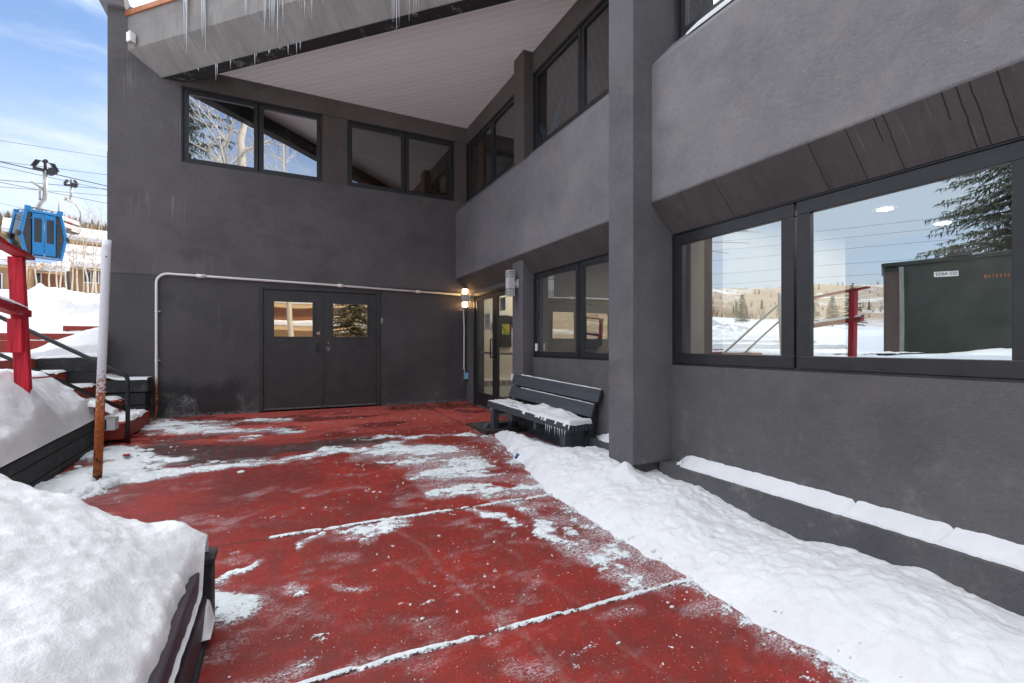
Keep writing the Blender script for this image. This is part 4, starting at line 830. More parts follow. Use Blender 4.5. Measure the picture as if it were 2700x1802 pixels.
# litter by the bench
rng = random.Random(8); mb = MB()
for i in range(420):
    a = rng.random(); x = 2.62 + .45 * rng.random() + a * .1; y = 6.05 + .75 * rng.random(); s_ = rng.uniform(.008, .022); an = rng.uniform(0, 6.3)
    mb.obox((x, y, fz(y) + .012 + rng.uniform(0, .012)), (math.cos(an) * s_, math.sin(an) * s_, 0), (-math.sin(an) * s_ * .5, math.cos(an) * s_ * .5, rng.uniform(-.004, .004)), (0, 0, .002))
tag(mb.build('wood_chips', plain('bark_chips', (.07, .045, .03), .9, 0, .6, 40)), kind='stuff')
mb = MB(); mb.box(2.58, 3.25, 6.05, 6.80, -.16, -.075); o = mb.build('planting_strip', plain('dark_mulch', (.03, .024, .02), .95, 0, .4, 30, .5)); o['kind'] = 'structure'
mb = MB(); mb.tube([(2.335, 4.62, -.115), (2.355, 4.60, -.075)], .017, 12); mb.tube([(2.355, 4.60, -.075), (2.357, 4.598, -.07)], .019, 12); tag(mb.build('bottle_cap', plain('blue_plastic', (.03, .16, .40), .4)), 'small blue plastic cap stuck in the snow edge before the bench', 'cap')
mb = MB(); mb.tube([(-.36, 5.46, -.155), (-.36, 5.46, -.138)], [.036, .030], 14); tag(mb.build('ice_puck', SNOW, bevel=.006), 'round white lump of ice lying alone on the red paving', 'ice')
mb = MB(); mb.obox((-1.50, 6.40, -.055), (.03, .006, 0), (-.004, .02, .004), (0, 0, .006)); tag(mb.build('brick_chip', REDSTEP), 'dark red chip lying on the snow by the rusty post', 'chip')

# ------------------------------------------------------------------ posts, railings, steps and timber on the left
m = M('rusty_white_paint', (.66, .68, .72), .5); X, Y, Z = m.xyz()
n1_ = m.noise(16, 5, .7); n2_ = m.noise(52, 4, .7)
f = m.math('ADD', m.math('MULTIPLY', m.ramp(Z, 1.25, .30), .62), m.math('MULTIPLY', m.math('SUBTRACT', n2_, .5), 1.0)); f = m.ramp(f, .26, .38)
spots = m.math('MULTIPLY', m.ramp(m.noise(8, 2, .5), .70, .73), m.ramp(Z, 1.45, 1.2)); f = m.math('MAXIMUM', f, spots)
rust = m.mix(m.ramp(n2_, .38, .62), (.50, .17, .035), (.30, .075, .018)); rust = m.mix(m.ramp(m.math('ADD', n1_, m.ramp(Z, .40, -.1, 0, .10)), .58, .64), rust, (.05, .018, .014))
m.color(m.mix(f, (.66, .68, .73), rust)); m.rough(m.ramp(f, 0, 1, .45, .85)); m.bump(m.math('ADD', f, m.math('MULTIPLY', n2_, .6)), .4, .004)
t = thing('steel_post', 'leaning white steel post rusted orange at its base', 'post', (-1.615, 5.92, -.16))
mb = MB(); A_, B_ = Vector((-1.505, 5.512, -.16)), Vector((-1.452, 5.578, 2.118)); mb.tube([A_, A_.lerp(B_, .3), A_.lerp(B_, .6), A_.lerp(B_, .8), A_.lerp(B_, .97), B_], .034, 20); mb.build('pipe', m.m, t)
mb = MB(); q = A_.lerp(B_, .93); dirv = Vector((.26, -.96, 0)); mb.tube([q + dirv * .032, q + dirv * .036], .006, 8); mb.build('bolt_hole', BLACKMETAL, t)
# handrail
t = thing('handrail', 'black steel pipe handrail with two rails beside the red steps', 'handrail', (-1.69, 7.26, -.08))
def pt(k): return Vector((-1.70 - k * 1.13, 7.26, .76 + k * .695))
bend = [Vector((-1.692, 7.26, .66)), Vector((-1.692, 7.26, .715)), Vector((-1.703, 7.26, .752)), pt(.035)]
mb = MB(); mb.tube([Vector((-1.685, 7.26, -.14)), Vector((-1.69, 7.26, .3))] + bend + [pt(.5), pt(1), pt(2.2)], .024, 14); mb.build('rail', BLACKMETAL, t)
mb = MB(); mb.tube([Vector((-1.69, 7.26, .33)), Vector((-1.69, 7.26, .33)) + (pt(2.2) - pt(0))], .021, 12); mb.build('rail', BLACKMETAL, t)
mb = MB(); e = pt(2.2); mb.tube([e, Vector((e.x, e.y, e.z - 1.1))], .024, 14); mb.build('post', BLACKMETAL, t)
# red steps
t = thing('staircase', 'red painted outdoor steps climbing left beside the black timber cheek', 'stairs', (-1.73, 7.9, 0))
rng = random.Random(4)
for i in range(5):
    x1 = -1.735 - .315 * i; zt = .17 + .195 * i
    mb = MB(); mb.box(x1 - .40, x1, 7.32, 8.595, zt - .20, zt); st = mb.build('step', REDSTEP, t, bevel=.006)
    SXX, SYY = np.meshgrid(np.arange(x1 - .33, x1 + .012, .02), np.arange(7.33, 8.60, .02))
    h = .045 * sstep(.40, .62, fbm(SXX * 5 + i * 3, SYY * 3, 4, 70 + i) + .22 * sstep(x1, x1 - .3, SXX) - .1 * (i == 0) + .10 * (i > 1)) - .03 * sstep(x1 - .03, x1 + .012, SXX) - .004
    grid_obj('step_snow', SXX, SYY, zt + h, SNOW, keep=h > -.001, kind='stuff')
# black timber cheek of the steps
t = thing('timber_cheek', 'stepped black timber cheek wall between the red steps and the lodge', 'retaining wall', (-2.3, 8.75, 0))
for k, (x0, x1, z0, z1, y0) in enumerate(((-2.32, -1.765, .445, .622, 8.60), (-2.335, -1.80, .25, .435, 8.615), (-2.33, -1.79, .05, .24, 8.605), (-2.33, -1.80, -.25, .042, 8.61), (-3.02, -2.328, .765, .948, 8.60), (-2.98, -2.34, .585, .757, 8.612), (-3.0, -2.34, .40, .577, 8.605), (-3.0, -2.345, .1, .392, 8.61))):
    mb = MB(); mb.box(x0, x1, y0, 8.915 if x0 > -2.5 else 9.0, z0, z1); mb.build('timber', BLACKWOOD, t, bevel=.010)
SXX, SYY = np.meshgrid(np.arange(-2.32, -1.76, .014), np.arange(8.60, 8.93, .014)); h = .028 + .012 * fbm(SXX * 9, SYY * 9, 3, 2) - .03 * sstep(8.625, 8.60, SYY) + .06 * sstep(-2.1, -2.32, SXX)
grid_obj('cheek_snow', SXX, SYY, .622 + h, SNOW, kind='stuff')
SXX, SYY = np.meshgrid(np.arange(-3.02, -2.325, .014), np.arange(8.60, 9.3, .014))
h = .02 + .34 * np.exp(-(((SXX + 2.36) / .40) ** 2 + ((SYY - 9.0) / .26) ** 2)) + .02 * fbm(SXX * 9, SYY * 9, 3, 2) + (fbm(SXX * 4, SYY * 4, 3, 5) - .5) * .05 - .03 * sstep(8.625, 8.60, SYY) - .03 * sstep(-2.98, -3.02, SXX)
grid_obj('cheek_snow', SXX, SYY, .945 + h, SNOW, kind='stuff')
# wide terrace risers beyond
t = thing('terrace_steps', 'wide snow covered terrace with red board risers behind the steps', 'terrace steps', (-5, 10, .9))
for x0, x1, y, zt, hh_ in ((-4.1, -3.35, 9.02, 1.02, .30), (-4.1, -2.75, 9.50, 1.205, .32), (-4.4, -2.72, 10.50, 1.335, .30), (-3.62, -2.34, 11.50, 1.495, .30)):
    mb = MB(); mb.box(x0, x1, y - .05, y, zt - hh_, zt); mb.build('riser', REDSTEP, t, bevel=.005)
# timber retaining wall left of the paving
t = thing('timber_wall', 'long dark grey timber wall holding the tall snow bank on the left', 'retaining wall', (-1.98, 5, 0))
def wz(y): return .170 + .038 * (y - 5)
for k, (a, b) in enumerate(((0.0, .105), (.112, .262), (.270, .50))):
    for y0, y1 in (((1.0, 7.10),) if k == 0 else ((1.0, 4.3), (4.306, 7.10)) if k == 1 else ((1.0, 5.55), (5.556, 7.08))):
        xo = -1.96 + (.0, .006, .014)[k] - .0
        mb = MB(); mb.prism([(xo, y0, wz(y0) - a), (xo - .14, y0, wz(y0) - a), (xo - .14, y0, wz(y0) - b), (xo, y0, wz(y0) - b)], [(xo, y1, wz(y1) - a), (xo - .14, y1, wz(y1) - a), (xo - .14, y1, wz(y1) - b), (xo, y1, wz(y1) - b)]); mb.build('timber', BLACKWOOD, t, bevel=.007)
mb = MB(); mb.box(-1.985, -1.90, 7.04, 7.16, -.15, .17); mb.build('end_post', BLACKWOOD, t, bevel=.008)
t = thing('junction_box', 'snow capped metal box with a yellow label at the end of the timber wall', 'box', (-1.86, 7.15, .2))
mb = MB(); mb.box(-1.93, -1.76, 7.05, 7.20, .13, .275); mb.build('casing', plain('weathered_white_metal', (.55, .55, .56), .5, 0, .2, 20), t, bevel=.005)
mb = MB(); mb.box(-1.905, -1.885, 7.043, 7.049, .15, .26); mb.build('label_strip', plain('yellow_label', (.55, .46, .05), .5), t)
mb = MB(); mb.box(-1.875, -1.84, 7.041, 7.049, .14, .262); mb.build('clip', BLACKMETAL, t)
SXX, SYY = np.meshgrid(np.arange(-2.05, -1.745, .014), np.arange(7.0, 7.22, .014)); h = .15 * np.exp(-(((SXX + 2.0) / .2) ** 2)) + .05 + .03 * fbm(SXX * 8, SYY * 8, 3, 4) - .06 * sstep(-1.77, -1.745, SXX) - .04 * sstep(7.03, 7.0, SYY)
grid_obj('box_snow', SXX, SYY, .26 + h, SNOW, kind='stuff')
# near planter timber
PURPLE = wood('purple_black_timber', (.036, .024, .032), 'y', .55, .4, .1)
t = thing('planter_wall', 'near black timber planter edge with a capped corner post in snow', 'retaining wall', (-.35, 2, -.3))
for x0, x1, z0, z1, y1, mt in ((-.47, -.345, -.085, .062, 2.72, PURPLE), (-.46, -.325, -.25, -.092, 2.73, PURPLE), (-.45, -.315, -.5, -.257, 2.735, BLACKWOOD)):
    mb = MB(); mb.box(x0, x1, -1.2, y1, z0, z1); mb.build('timber', mt, t, bevel=.010)
mb = MB(); mb.box(-.425, -.305, 2.74, 2.86, -.5, .075); mb.build('corner_post', BLACKWOOD, t, bevel=.010)
mb = MB(); mb.box(-.44, -.295, 2.725, 2.875, .05, .085); mb.build('post_cap', BLACKWOOD, t, bevel=.006)
mb = MB(); mb.box(-2.3, -.43, 2.76, 2.86, -.5, .04); mb.build('timber', BLACKWOOD, t, bevel=.010)
SXX, SYY = np.meshgrid(np.arange(-.345, -.29, .006), np.arange(2.55, 2.74, .01)); h = .10 * sstep(2.55, 2.70, SYY) * sstep(-.29, -.32, SXX)
grid_obj('planter_snow', SXX, SYY, -.22 + h, SNOW, kind='stuff')
# red guard rail
t = thing('guard_rail', 'red painted wooden guard rail standing in the tall snow bank', 'railing', (-2.15, 5.9, .7))
def post_(x, y, zb, zt, lx, ly):
    mb = MB(); s_ = .050; b = Vector((x, y, zb)); tp = Vector((x + lx, y + ly, zt)); ang = .12
    ax, ay = Vector((math.cos(ang), math.sin(ang), 0)) * s_, Vector((-math.sin(ang), math.cos(ang), 0)) * s_
    mb.prism([b - ax - ay, b + ax - ay, b + ax + ay, b - ax + ay], [tp - ax - ay, tp + ax - ay, tp + ax + ay, tp - ax + ay]); mb.build('post', REDW, t, bevel=.006)
post_(-2.14, 5.93, .45, 1.955, -.06, .0); post_(-2.12, 4.70, .45, 2.10, -.06, .0)
mb = MB(); mb.prism([(-2.22, 6.02, 1.945), (-2.10, 6.02, 1.945), (-2.10, 6.02, 1.978), (-2.22, 6.02, 1.978)], [(-2.22, 4.45, 2.11), (-2.10, 4.45, 2.11), (-2.10, 4.45, 2.143), (-2.22, 4.45, 2.143)]); mb.build('top_rail', REDW_Y, t, bevel=.005)
mb = MB(); mb.prism([(-2.22, 5.98, 1.40), (-2.11, 5.98, 1.40), (-2.11, 5.98, 1.465), (-2.22, 5.98, 1.465)], [(-2.22, 4.55, 1.555), (-2.11, 4.55, 1.555), (-2.11, 4.55, 1.62), (-2.22, 4.55, 1.62)])
mb.build('mid_rail', REDW_Y, t, bevel=.005)
mb = MB(); mb.box(-2.225, -2.125, 5.82, 5.875, 1.07, 1.382); mb.build('support_block', REDW, t, bevel=.005)
mb = MB(); mb.tube([(-2.08, 5.90, .83), (-1.93, 5.93, .84)], .009, 6); mb.build('bolt', plain('red_bolt', (.25, .02, .03), .5), t)
SXX, SYY = np.meshgrid(np.linspace(-2.218, -2.112, 12), np.linspace(4.55, 5.97, 60)); h = .055 * np.sin(np.pi * np.linspace(0.08, .92, 12))[None, :] + (fbm(SXX * 14, SYY * 7, 3, 2) - .5) * .02 - .01
grid_obj('rail_snow', SXX, SYY, 1.465 - .104 * (SYY - 6.04) + h, SNOW, kind='stuff')
SXX, SYY = np.meshgrid(np.linspace(-2.218, -2.102, 14), np.linspace(4.5, 6.01, 110)); h = .010 * (fbm(SXX * 16, SYY * 10, 4, 12) - .46)
grid_obj('rail_frost', SXX, SYY, 1.966 - .1029 * (SYY - 6.20) + h, plain('frosted_dark_snow', (.22, .22, .26), .6, 0, .7, 30), keep=h > 0, kind='stuff')
# ------------------------------------------------------------------ lift: cables, gondola cabin, chair
E1 = Vector((.811, .585, 0)); E2 = Vector((-.585, .811, 0)); UP = Vector((0, 0, 1))
def sight(u, v, t):       # a point t metres deep on the sight line of a photo pixel, used once to survey the lift in metres
    a, b = (u - 1350) / 1230.0, (910 - v) / 1230.0
    return Vector(((math.sin(YAW) + a * math.cos(YAW)) * t, (math.cos(YAW) - a * math.sin(YAW)) * t, EYE + b * t))
CABLE = plain('steel_cable', (.05, .05, .055), .5, .3)
def cable(lab, p0, t0, p1, t1, r, sag=.0):
    a, b = sight(*p0, t0), sight(*p1, t1); d = b - a; A_ = a - d * 2.6; B_ = b + d * 1.2
    pts = [A_.lerp(B_, k / 40) for k in range(41)]
    for k, p in enumerate(pts): p.z += sag * ((k / 20 - 1) ** 2 - ((2.6 / 4.8) * 2 - 1) ** 2)
    mb = MB(); mb.tube(pts, r, 6); return tag(mb.build('lift_cable', CABLE), lab, 'cable')
cable('thin topmost cable high above the gondola, alone in the sky', (0, 371), 26, (278, 414), 31, .012)
cable('thick haul cable gripped by the blue gondola', (0, 427), 20.6, (278, 490), 25.2, .024)
cable('cable passing just behind the gondola grip', (0, 426), 27, (278, 461), 33, .017)
cable('cable crossing behind the gondola hanger near its top', (0, 439), 24, (278, 501), 30, .016)
cable('cable gripped by the chair of the chairlift', (0, 475), 31, (278, 499), 36.5, .022)
cable('lower cable dipping right behind the gondola hanger', (0, 481), 25, (278, 536), 31, .017)
cable('lowest near level cable behind the hanger', (0, 493), 30, (278, 516), 36, .016)
GB = plain('blue_cabin_paint', (.008, .15, .36), .3, 0, .08); GG = M('smoked_glass', (.02, .02, .025), .05); GG.b.inputs['Specular IOR Level'].default_value = .7
GL = glass('cabin_glass', .03, (.05, .045, .05), 0, 1, .02); GREY = plain('cabin_grey', (.22, .21, .21), .5, .3); RUBBER = plain('black_rubber', (.012, .012, .013), .6)
C0 = sight(101, 690, 22.0); C0.z = EYE + 221 / 1230 * 22
g = thing('gondola', 'blue gondola cabin hanging from the lift cable above the red rail', 'gondola', tuple(C0))
def gp(a, b, c): return C0 + E1 * a + E2 * b + UP * c       # along the rope, across it, up
HP = [(-.60, .10), (-.78, 1.10), (-.60, 2.20), (.60, 2.20), (.78, 1.10), (.60, .10)]
D = .62
mb = MB()      # shell: door-side frames as bars, floor and roof slabs; end faces left open for glass
for b_ in (-D, D):
    for i in range(6):
        p, q = HP[i], HP[(i + 1) % 6]; mb.tube([gp(p[0], b_, p[1]), gp(q[0], b_, q[1])], .075, 8)
    for p in HP: mb.ball(gp(p[0], b_, p[1]), .078, 8, 6)
mb.prism([gp(-.62, -D, .04), gp(.62, -D, .04), gp(.62, D, .04), gp(-.62, D, .04)], [gp(-.66, -D, .18), gp(.66, -D, .18), gp(.66, D, .18), gp(-.66, D, .18)])
mb.prism([gp(-.64, -D, 2.12), gp(.64, -D, 2.12), gp(.64, D, 2.12), gp(-.64, D, 2.12)], [gp(-.56, -D, 2.24), gp(.56, -D, 2.24), gp(.56, D, 2.24), gp(-.56, D, 2.24)])
for b_ in (-D - .05, D + .05):
    for a_ in (-.56, .56): mb.obox(gp(a_, b_, 2.29), E1 * .09, E2 * .09, UP * .10)
mb.build('cabin_body', GB, g, bevel=.02)
for sg in (-1, 1):
    b_ = sg * (D + .02)
    for k, (a0, a1) in enumerate(((-.40, -.012), (.012, .40))):
        mb = MB(); th = E2 * (sg * .03); wa0, wa1 = (a0 + .055, a1 - .07) if k == 0 else (a0 + .07, a1 - .055)
        for x0, x1, z0, z1 in ((a0, wa0, .2, 2.10), (wa1, a1, .2, 2.10), (wa0, wa1, .2, .78), (wa0, wa1, 1.90, 2.10)):
            mb.prism([gp(x0, b_, z0), gp(x1, b_, z0), gp(x1, b_, z1), gp(x0, b_, z1)], [gp(x, b_, z) + th for x, z in ((x0, z0), (x1, z0), (x1, z1), (x0, z1))])
        dr = mb.build('door', GB, g)
        mb = MB(); mb.add([gp(wa0, b_, .78), gp(wa1, b_, .78), gp(wa1, b_, 1.90), gp(wa0, b_, 1.90)], [(0, 1, 2, 3)]); mb.build('pane', GL, dr)
    for s2 in (-1, 1):
        mb = MB(); mb.add([gp(s2 * .44, b_ - sg * .01, .22), gp(s2 * .57, b_ - sg * .01, .22), gp(s2 * .73, b_ - sg * .01, 1.10), gp(s2 * .57, b_ - sg * .01, 2.08), gp(s2 * .44, b_ - sg * .01, 2.08)], [(0, 1, 2, 3, 4)]); mb.build('side_window', GL, g)
for s2 in (-1, 1):
    for z0, z1, x0, x1 in ((1.16, 2.14, .77, .61), (.16, 1.04, .61, .77)):
        mb = MB(); mb.prism([gp(s2 * x0, -D + .05, z0), gp(s2 * x0, D - .05, z0), gp(s2 * x1, D - .05, z1), gp(s2 * x1, -D + .05, z1)], [gp(s2 * (x0 + .012), -D + .05, z0), gp(s2 * (x0 + .012), D - .05, z0), gp(s2 * (x1 + .012), D - .05, z1), gp(s2 * (x1 + .012), -D + .05, z1)]); mb.build('end_window', GL, g)
    for b_ in (-.56, .56):
        mb = MB(); mb.tube([gp(s2 * .76, b_, 1.10), gp(s2 * .90, b_, 1.10)], .15, 16); mb.build('bumper', RUBBER, g)
mb = MB(); mb.obox(gp(0, -D - .09, .10), E1 * .55, E2 * .05, UP * .02); mb.obox(gp(0, D + .09, .10), E1 * .55, E2 * .05, UP * .02); mb.build('door_step', GREY, g)
mb = MB(); mb.obox(gp(-.25, 0, .55), E1 * .18, E2 * .5, UP * .05); mb.obox(gp(.42, 0, .55), E1 * .12, E2 * .5, UP * .05); mb.build('seat', plain('seat_vinyl', (.10, .03, .02), .7), g)
mb = MB()
for b_ in (-.45, .45): mb.tube([gp(-.55, b_, 2.38), gp(.55, b_, 2.38)], .03, 6)
for a_ in (-.35, 0, .35): mb.tube([gp(a_, -.5, 2.33), gp(a_, .5, 2.33)], .03, 6)
mb.tube([gp(-.5, 0, 2.30), gp(-.1, 0, 2.52)], .015, 6); mb.tube([gp(.5, 0, 2.30), gp(.1, 0, 2.52)], .015, 6); mb.build('roof_rack', GREY, g)
GT = sight(104, 446, 22.0); TOPV = Vector((gp(0, 0, 0).x, gp(0, 0, 0).y, GT.z))
mb = MB(); mb.tube([gp(0, 0, 2.25), gp(0, 0, 2.50), gp(.06, 0, 2.72), gp(.22, 0, 3.0), gp(.24, 0, 3.3), TOPV + E1 * .24], [.10, .085, .085, .085, .085, .08], 12); mb.tube([gp(.05, 0, 2.9), gp(.06, 0, 3.55)], .045, 8); mb.tube([gp(-.25, 0, 3.68), gp(.22, 0, 3.42)], .05, 8); mb.build('hanger', STEEL, g)
mb = MB(); T = TOPV + E1 * .24; mb.tube([T + UP * -.05, T + UP * .50], .06, 10); mb.obox(T + UP * .0, E1 * .42, E2 * .07, UP * .06); mb.tube([T + E1 * .2 - E2 * .16, T + E1 * .2 + E2 * .1], .17, 16); mb.tube([T + UP * .44 - E2 * .08, T + UP * .44 + E2 * .08], .09, 12)
for sg in (-1, 1):
    mb.tube([T + UP * .42, T + E1 * sg * .28 + UP * .40, T + E1 * sg * .42 + UP * .05], .022, 6)
    for k in range(7): mb.obox(T + E1 * sg * (.26 + .025 * k) + UP * (.40 - .05 * k), E1 * .09, E2 * .09, UP * .011)
mb.build('grip', plain('grip_steel', (.035, .03, .035), .5, .4), g)
# chair with two riders
KA = Vector((.968, -.25, 0)); KB = Vector((.25, .968, 0))
K0 = sight(182, 604, 33.0)
c = thing('lift_chair', 'grey chairlift chair with riders hanging behind the blue gondola', 'lift chair', tuple(K0))
def kp(a, b, z): return K0 + KA * a + KB * b + UP * z
mb = MB()
for z in (.18, .62): mb.obox(kp(.0, 0, z), KA * .03, KB * 1.05, UP * .15)
mb.build('backrest', plain('chair_pad', (.50, .48, .44), .6), c, bevel=.03)
mb = MB(); mb.obox(kp(-.32, 0, -.10), KA * .30, KB * 1.05, UP * .05); mb.build('seat', RUBBER, c, bevel=.03)
mb = MB()
for b_ in (-1.1, 1.1): mb.tube([kp(-.75, b_, -.85), kp(-.6, b_, -.2), kp(-.05, b_, -.12), kp(.08, b_, .8), kp(.05, b_ * .95, 1.5), kp(0, b_ * .6, 1.95), kp(0, 0, 2.05)], .045, 8)
mb.tube([kp(-.75, -1.1, -.85), kp(-.75, 1.1, -.85)], .04, 8); mb.obox(kp(0, 0, 2.02), KA * .08, KB * .35, UP * .10); mb.build('frame', STEEL, c)
KT = sight(181, 489, 33.0); KV = Vector((K0.x, K0.y, KT.z))
mb = MB(); mb.tube([kp(0, 0, 2.0), kp(.12, 0, 2.35), KV + KA * .12], .07, 10); mb.build('hanger', STEEL, c)
mb = MB(); T = KV + KA * .12; mb.tube([T, T + UP * .42], .05, 8); mb.obox(T, KA * .40, KB * .07, UP * .06); mb.tube([T + KA * .2 - KB * .14, T + KA * .2 + KB * .1], .15, 14)
for sg in (-1, 1):
    for k in range(6): mb.obox(T + KA * sg * (.22 + .03 * k) + UP * (.36 - .05 * k), KA * .08, KB * .08, UP * .012)
mb.build('grip', bpy.data.materials['grip_steel'], c)
mb = MB(); mb.tube([kp(-.70, -.9, .15), kp(-.72, .9, .15)], .022, 8); mb.build('safety_bar', STEEL, c)
def rider(off, cj, ch_, lab):
    V = [(0, 0, 0), (0, 0, .28), (0, 0, .50), (0, 0, .60), (-.02, 0, .72), (-.02, 0, .84),
         (0, .20, .48), (-.16, .26, .26), (-.36, .18, .20), (-.44, .16, .19), (0, -.20, .48), (-.16, -.26, .26), (-.36, -.18, .20), (-.44, -.16, .19),
         (-.05, .10, -.02), (-.46, .13, .0), (-.46, .13, -.42), (-.60, .13, -.48), (-.05, -.10, -.02), (-.46, -.13, .0), (-.46, -.13, -.42), (-.60, -.13, -.48)]
    E_ = [(0, 1), (1, 2), (2, 3), (3, 4), (4, 5), (2, 6), (6, 7), (7, 8), (8, 9), (2, 10), (10, 11), (11, 12), (12, 13), (0, 14), (14, 15), (15, 16), (16, 17), (0, 18), (18, 19), (19, 20), (20, 21)]
    R_ = [.17, .16, .17, .075, .095, .07, .085, .065, .05, .045, .085, .065, .05, .045, .11, .09, .07, .06, .11, .09, .07, .06]
    base = kp(-.22, off, .02)
    me = bpy.data.meshes.new('person'); me.from_pydata([tuple(KA * v[0] + KB * v[1] + UP * v[2]) for v in V], E_, [])
    o = bpy.data.objects.new('person', me); COL.objects.link(o); o.location = base
    sk = o.modifiers.new('skin', 'SKIN'); o.modifiers.new('sub', 'SUBSURF').levels = 1; o.modifiers['sub'].render_levels = 1
    for i, r in enumerate(R_): me.skin_vertices[0].data[i].radius = (r, r)
    me.skin_vertices[0].data[0].use_root = True
    me.materials.append(plain('ski_jacket', cj, .7)); tag(o, lab, 'person')
    mb = MB(); mb.ball(base + KA * -.02 + UP * .80, .135, 12, 8, sc=(1, 1, 1.05)); h = mb.build('helmet', plain('ski_helmet', ch_, .4), o)
    mb = MB(); mb.obox(base + KA * -.14 + UP * .78, KA * .02, KB * .08, UP * .04); mb.build('goggles', RUBBER, o, bevel=.01)
if not hasattr(bpy.types.Mesh, 'skin_vertices'): pass
def safe_rider(*a):
    try: rider(*a)
    except IndexError:
        pass
safe_rider(.45, (.42, .015, .03), (.35, .012, .03), 'person in a red jacket and red helmet riding the lift chair')
safe_rider(-.40, (.03, .16, .15), (.03, .13, .13), 'person in teal jacket and dark green helmet riding the lift chair')
# power lines beyond the shed
for k, (z, dx) in enumerate(((8.0, 0), (7.35, .7), (6.9, -.5), (5.9, .5), (5.3, -.3))):
    a0 = Vector((-20.9 + dx, 17.5, z)); dd = Vector((.53, .85, 0)); pts = [a0 + dd * s_ + UP * (.0009 * s_ * s_ - .2) for s_ in range(-60, 41, 4)]
    mb = MB(); mb.tube(pts, .008, 5); tag(mb.build('power_line', CABLE), ('topmost', 'second highest', 'middle', 'second lowest', 'lowest')[k] + ' of the five power lines crossing the sky in the big window reflection', 'power line', 'power lines beyond the shed')
# ------------------------------------------------------------------ small things in the middle distance
a, b = sight(187, 783, 19.5), sight(180, 716, 19.5); a.z -= .8
mb = MB(); mb.tube([a, b], [.062, .055], 12); tag(mb.build('timber_pole', wood('dark_pole', (.04, .035, .032), 'z')), 'dark leaning timber pole beyond the sunlit snow mound', 'pole')
t = thing('fence_stake', 'thin rust red stake with a slanted wire at the edge of the sunlit mound', 'stake', tuple(sight(250, 853, 11.5)))
a, b = sight(250, 856, 11.5), sight(248, 785, 11.5); a.z -= .4
mb = MB(); mb.tube([a, b], .018, 8); mb.build('stake', plain('red_oxide', (.16, .05, .035), .7), t)
w0, w1 = sight(248, 786, 11.5), sight(258, 772, 12.2); mb = MB(); mb.tube([w0, w1, w1 + (w1 - w0) * 3], .006, 6); mb.tube([sight(249, 818, 11.5), sight(262, 806, 12.2)], .005, 6); mb.build('wire', CABLE, t)
# ------------------------------------------------------------------ trees
BARK = M('aspen_bark', (.50, .42, .30), .8); c_ = BARK.mix(BARK.ramp(BARK.noise(2.2, 4, .6, BARK.pos((1, 1, .8), obj=True)), .5, .72), (.60, .53, .42), (.36, .28, .19)); BARK.color(c_); BARK = BARK.m
TWIG = plain('twig_bark', (.34, .23, .13), .85, 0, .3)
WBARK = M('snowy_bark', (.55, .5, .42), .8); c_ = WBARK.mix(WBARK.ramp(WBARK.noise(3, 4, .6), .4, .7), (.78, .74, .66), (.40, .35, .28)); WBARK = WBARK.m
def bare_tree(x, y, zb, H, r0, lab, grp, seed, lean=.05, twigs=5, mat=None, spread=1.0, limbs=None):
    rg = random.Random(seed); t = thing('bare_tree', lab, 'tree', (x, y, zb), grp)
    n = 9; tp = [Vector((x + lean * H * (k / (n - 1)) ** 1.4 + rg.uniform(-.03, .03) * H * .3, y + rg.uniform(-.03, .03) * H * .3, zb - .4 + (H + .4) * k / (n - 1))) for k in range(n)]
    mb = MB(); mb.tube(tp, [r0 * (1 - .90 * k / (n - 1)) for k in range(n)], 8); mb.build('trunk', mat or BARK, t)
    mb = MB()
    def grow(p, d, L, r, lev):
        k = 4 if lev > 1 else 3; pts = [p]; q = p; dd = d.copy()
        for i in range(k):
            dd = (dd + Vector((rg.uniform(-.22, .22), rg.uniform(-.22, .22), rg.uniform(-.08, .20)))).normalized(); q = q + dd * L / k; pts.append(q)
        mb.tube(pts, [r * (1 - .75 * i / k) for i in range(k + 1)], 5 if lev > 1 else 3, cap=False)
        if lev > 0:
            for i in range(twigs if lev > 1 else 4):
                j = rg.randint(1, k); s_ = (Vector((rg.uniform(-1, 1), rg.uniform(-1, 1), rg.uniform(-.2, .7))).normalized() * .8 + dd * .7).normalized()
                grow(pts[j], s_, L * rg.uniform(.35, .6), r * .45, lev - 1)
    for k in range(limbs or 11):
        f = rg.uniform(.28, .97); i = min(int(f * (n - 1)), n - 2); p = tp[i].lerp(tp[i + 1], f * (n - 1) - i); an = rg.uniform(0, 6.28)
        grow(p, Vector((math.cos(an), math.sin(an), rg.uniform(.25, .9))).normalized(), H * (.36 - .22 * f) * rg.uniform(.7, 1.2) * spread, r0 * (1 - .8 * f) * .45, 2)
    mb.build('crown', mat or TWIG, t); return t
NEEDLE = M('spruce_needles', (.030, .050, .028), .7); c_ = NEEDLE.mix(NEEDLE.ramp(NEEDLE.noise(2.2, 4, .6), .35, .65), (.022, .038, .022), (.075, .090, .040)); NEEDLE.color(c_); NEEDLE = NEEDLE.m
SUN_NEEDLE = plain('sun_painted_needles', (.15, .12, .035), .7, 0, .5, 3)  # golden sunlight put into the needle colour of one spruce
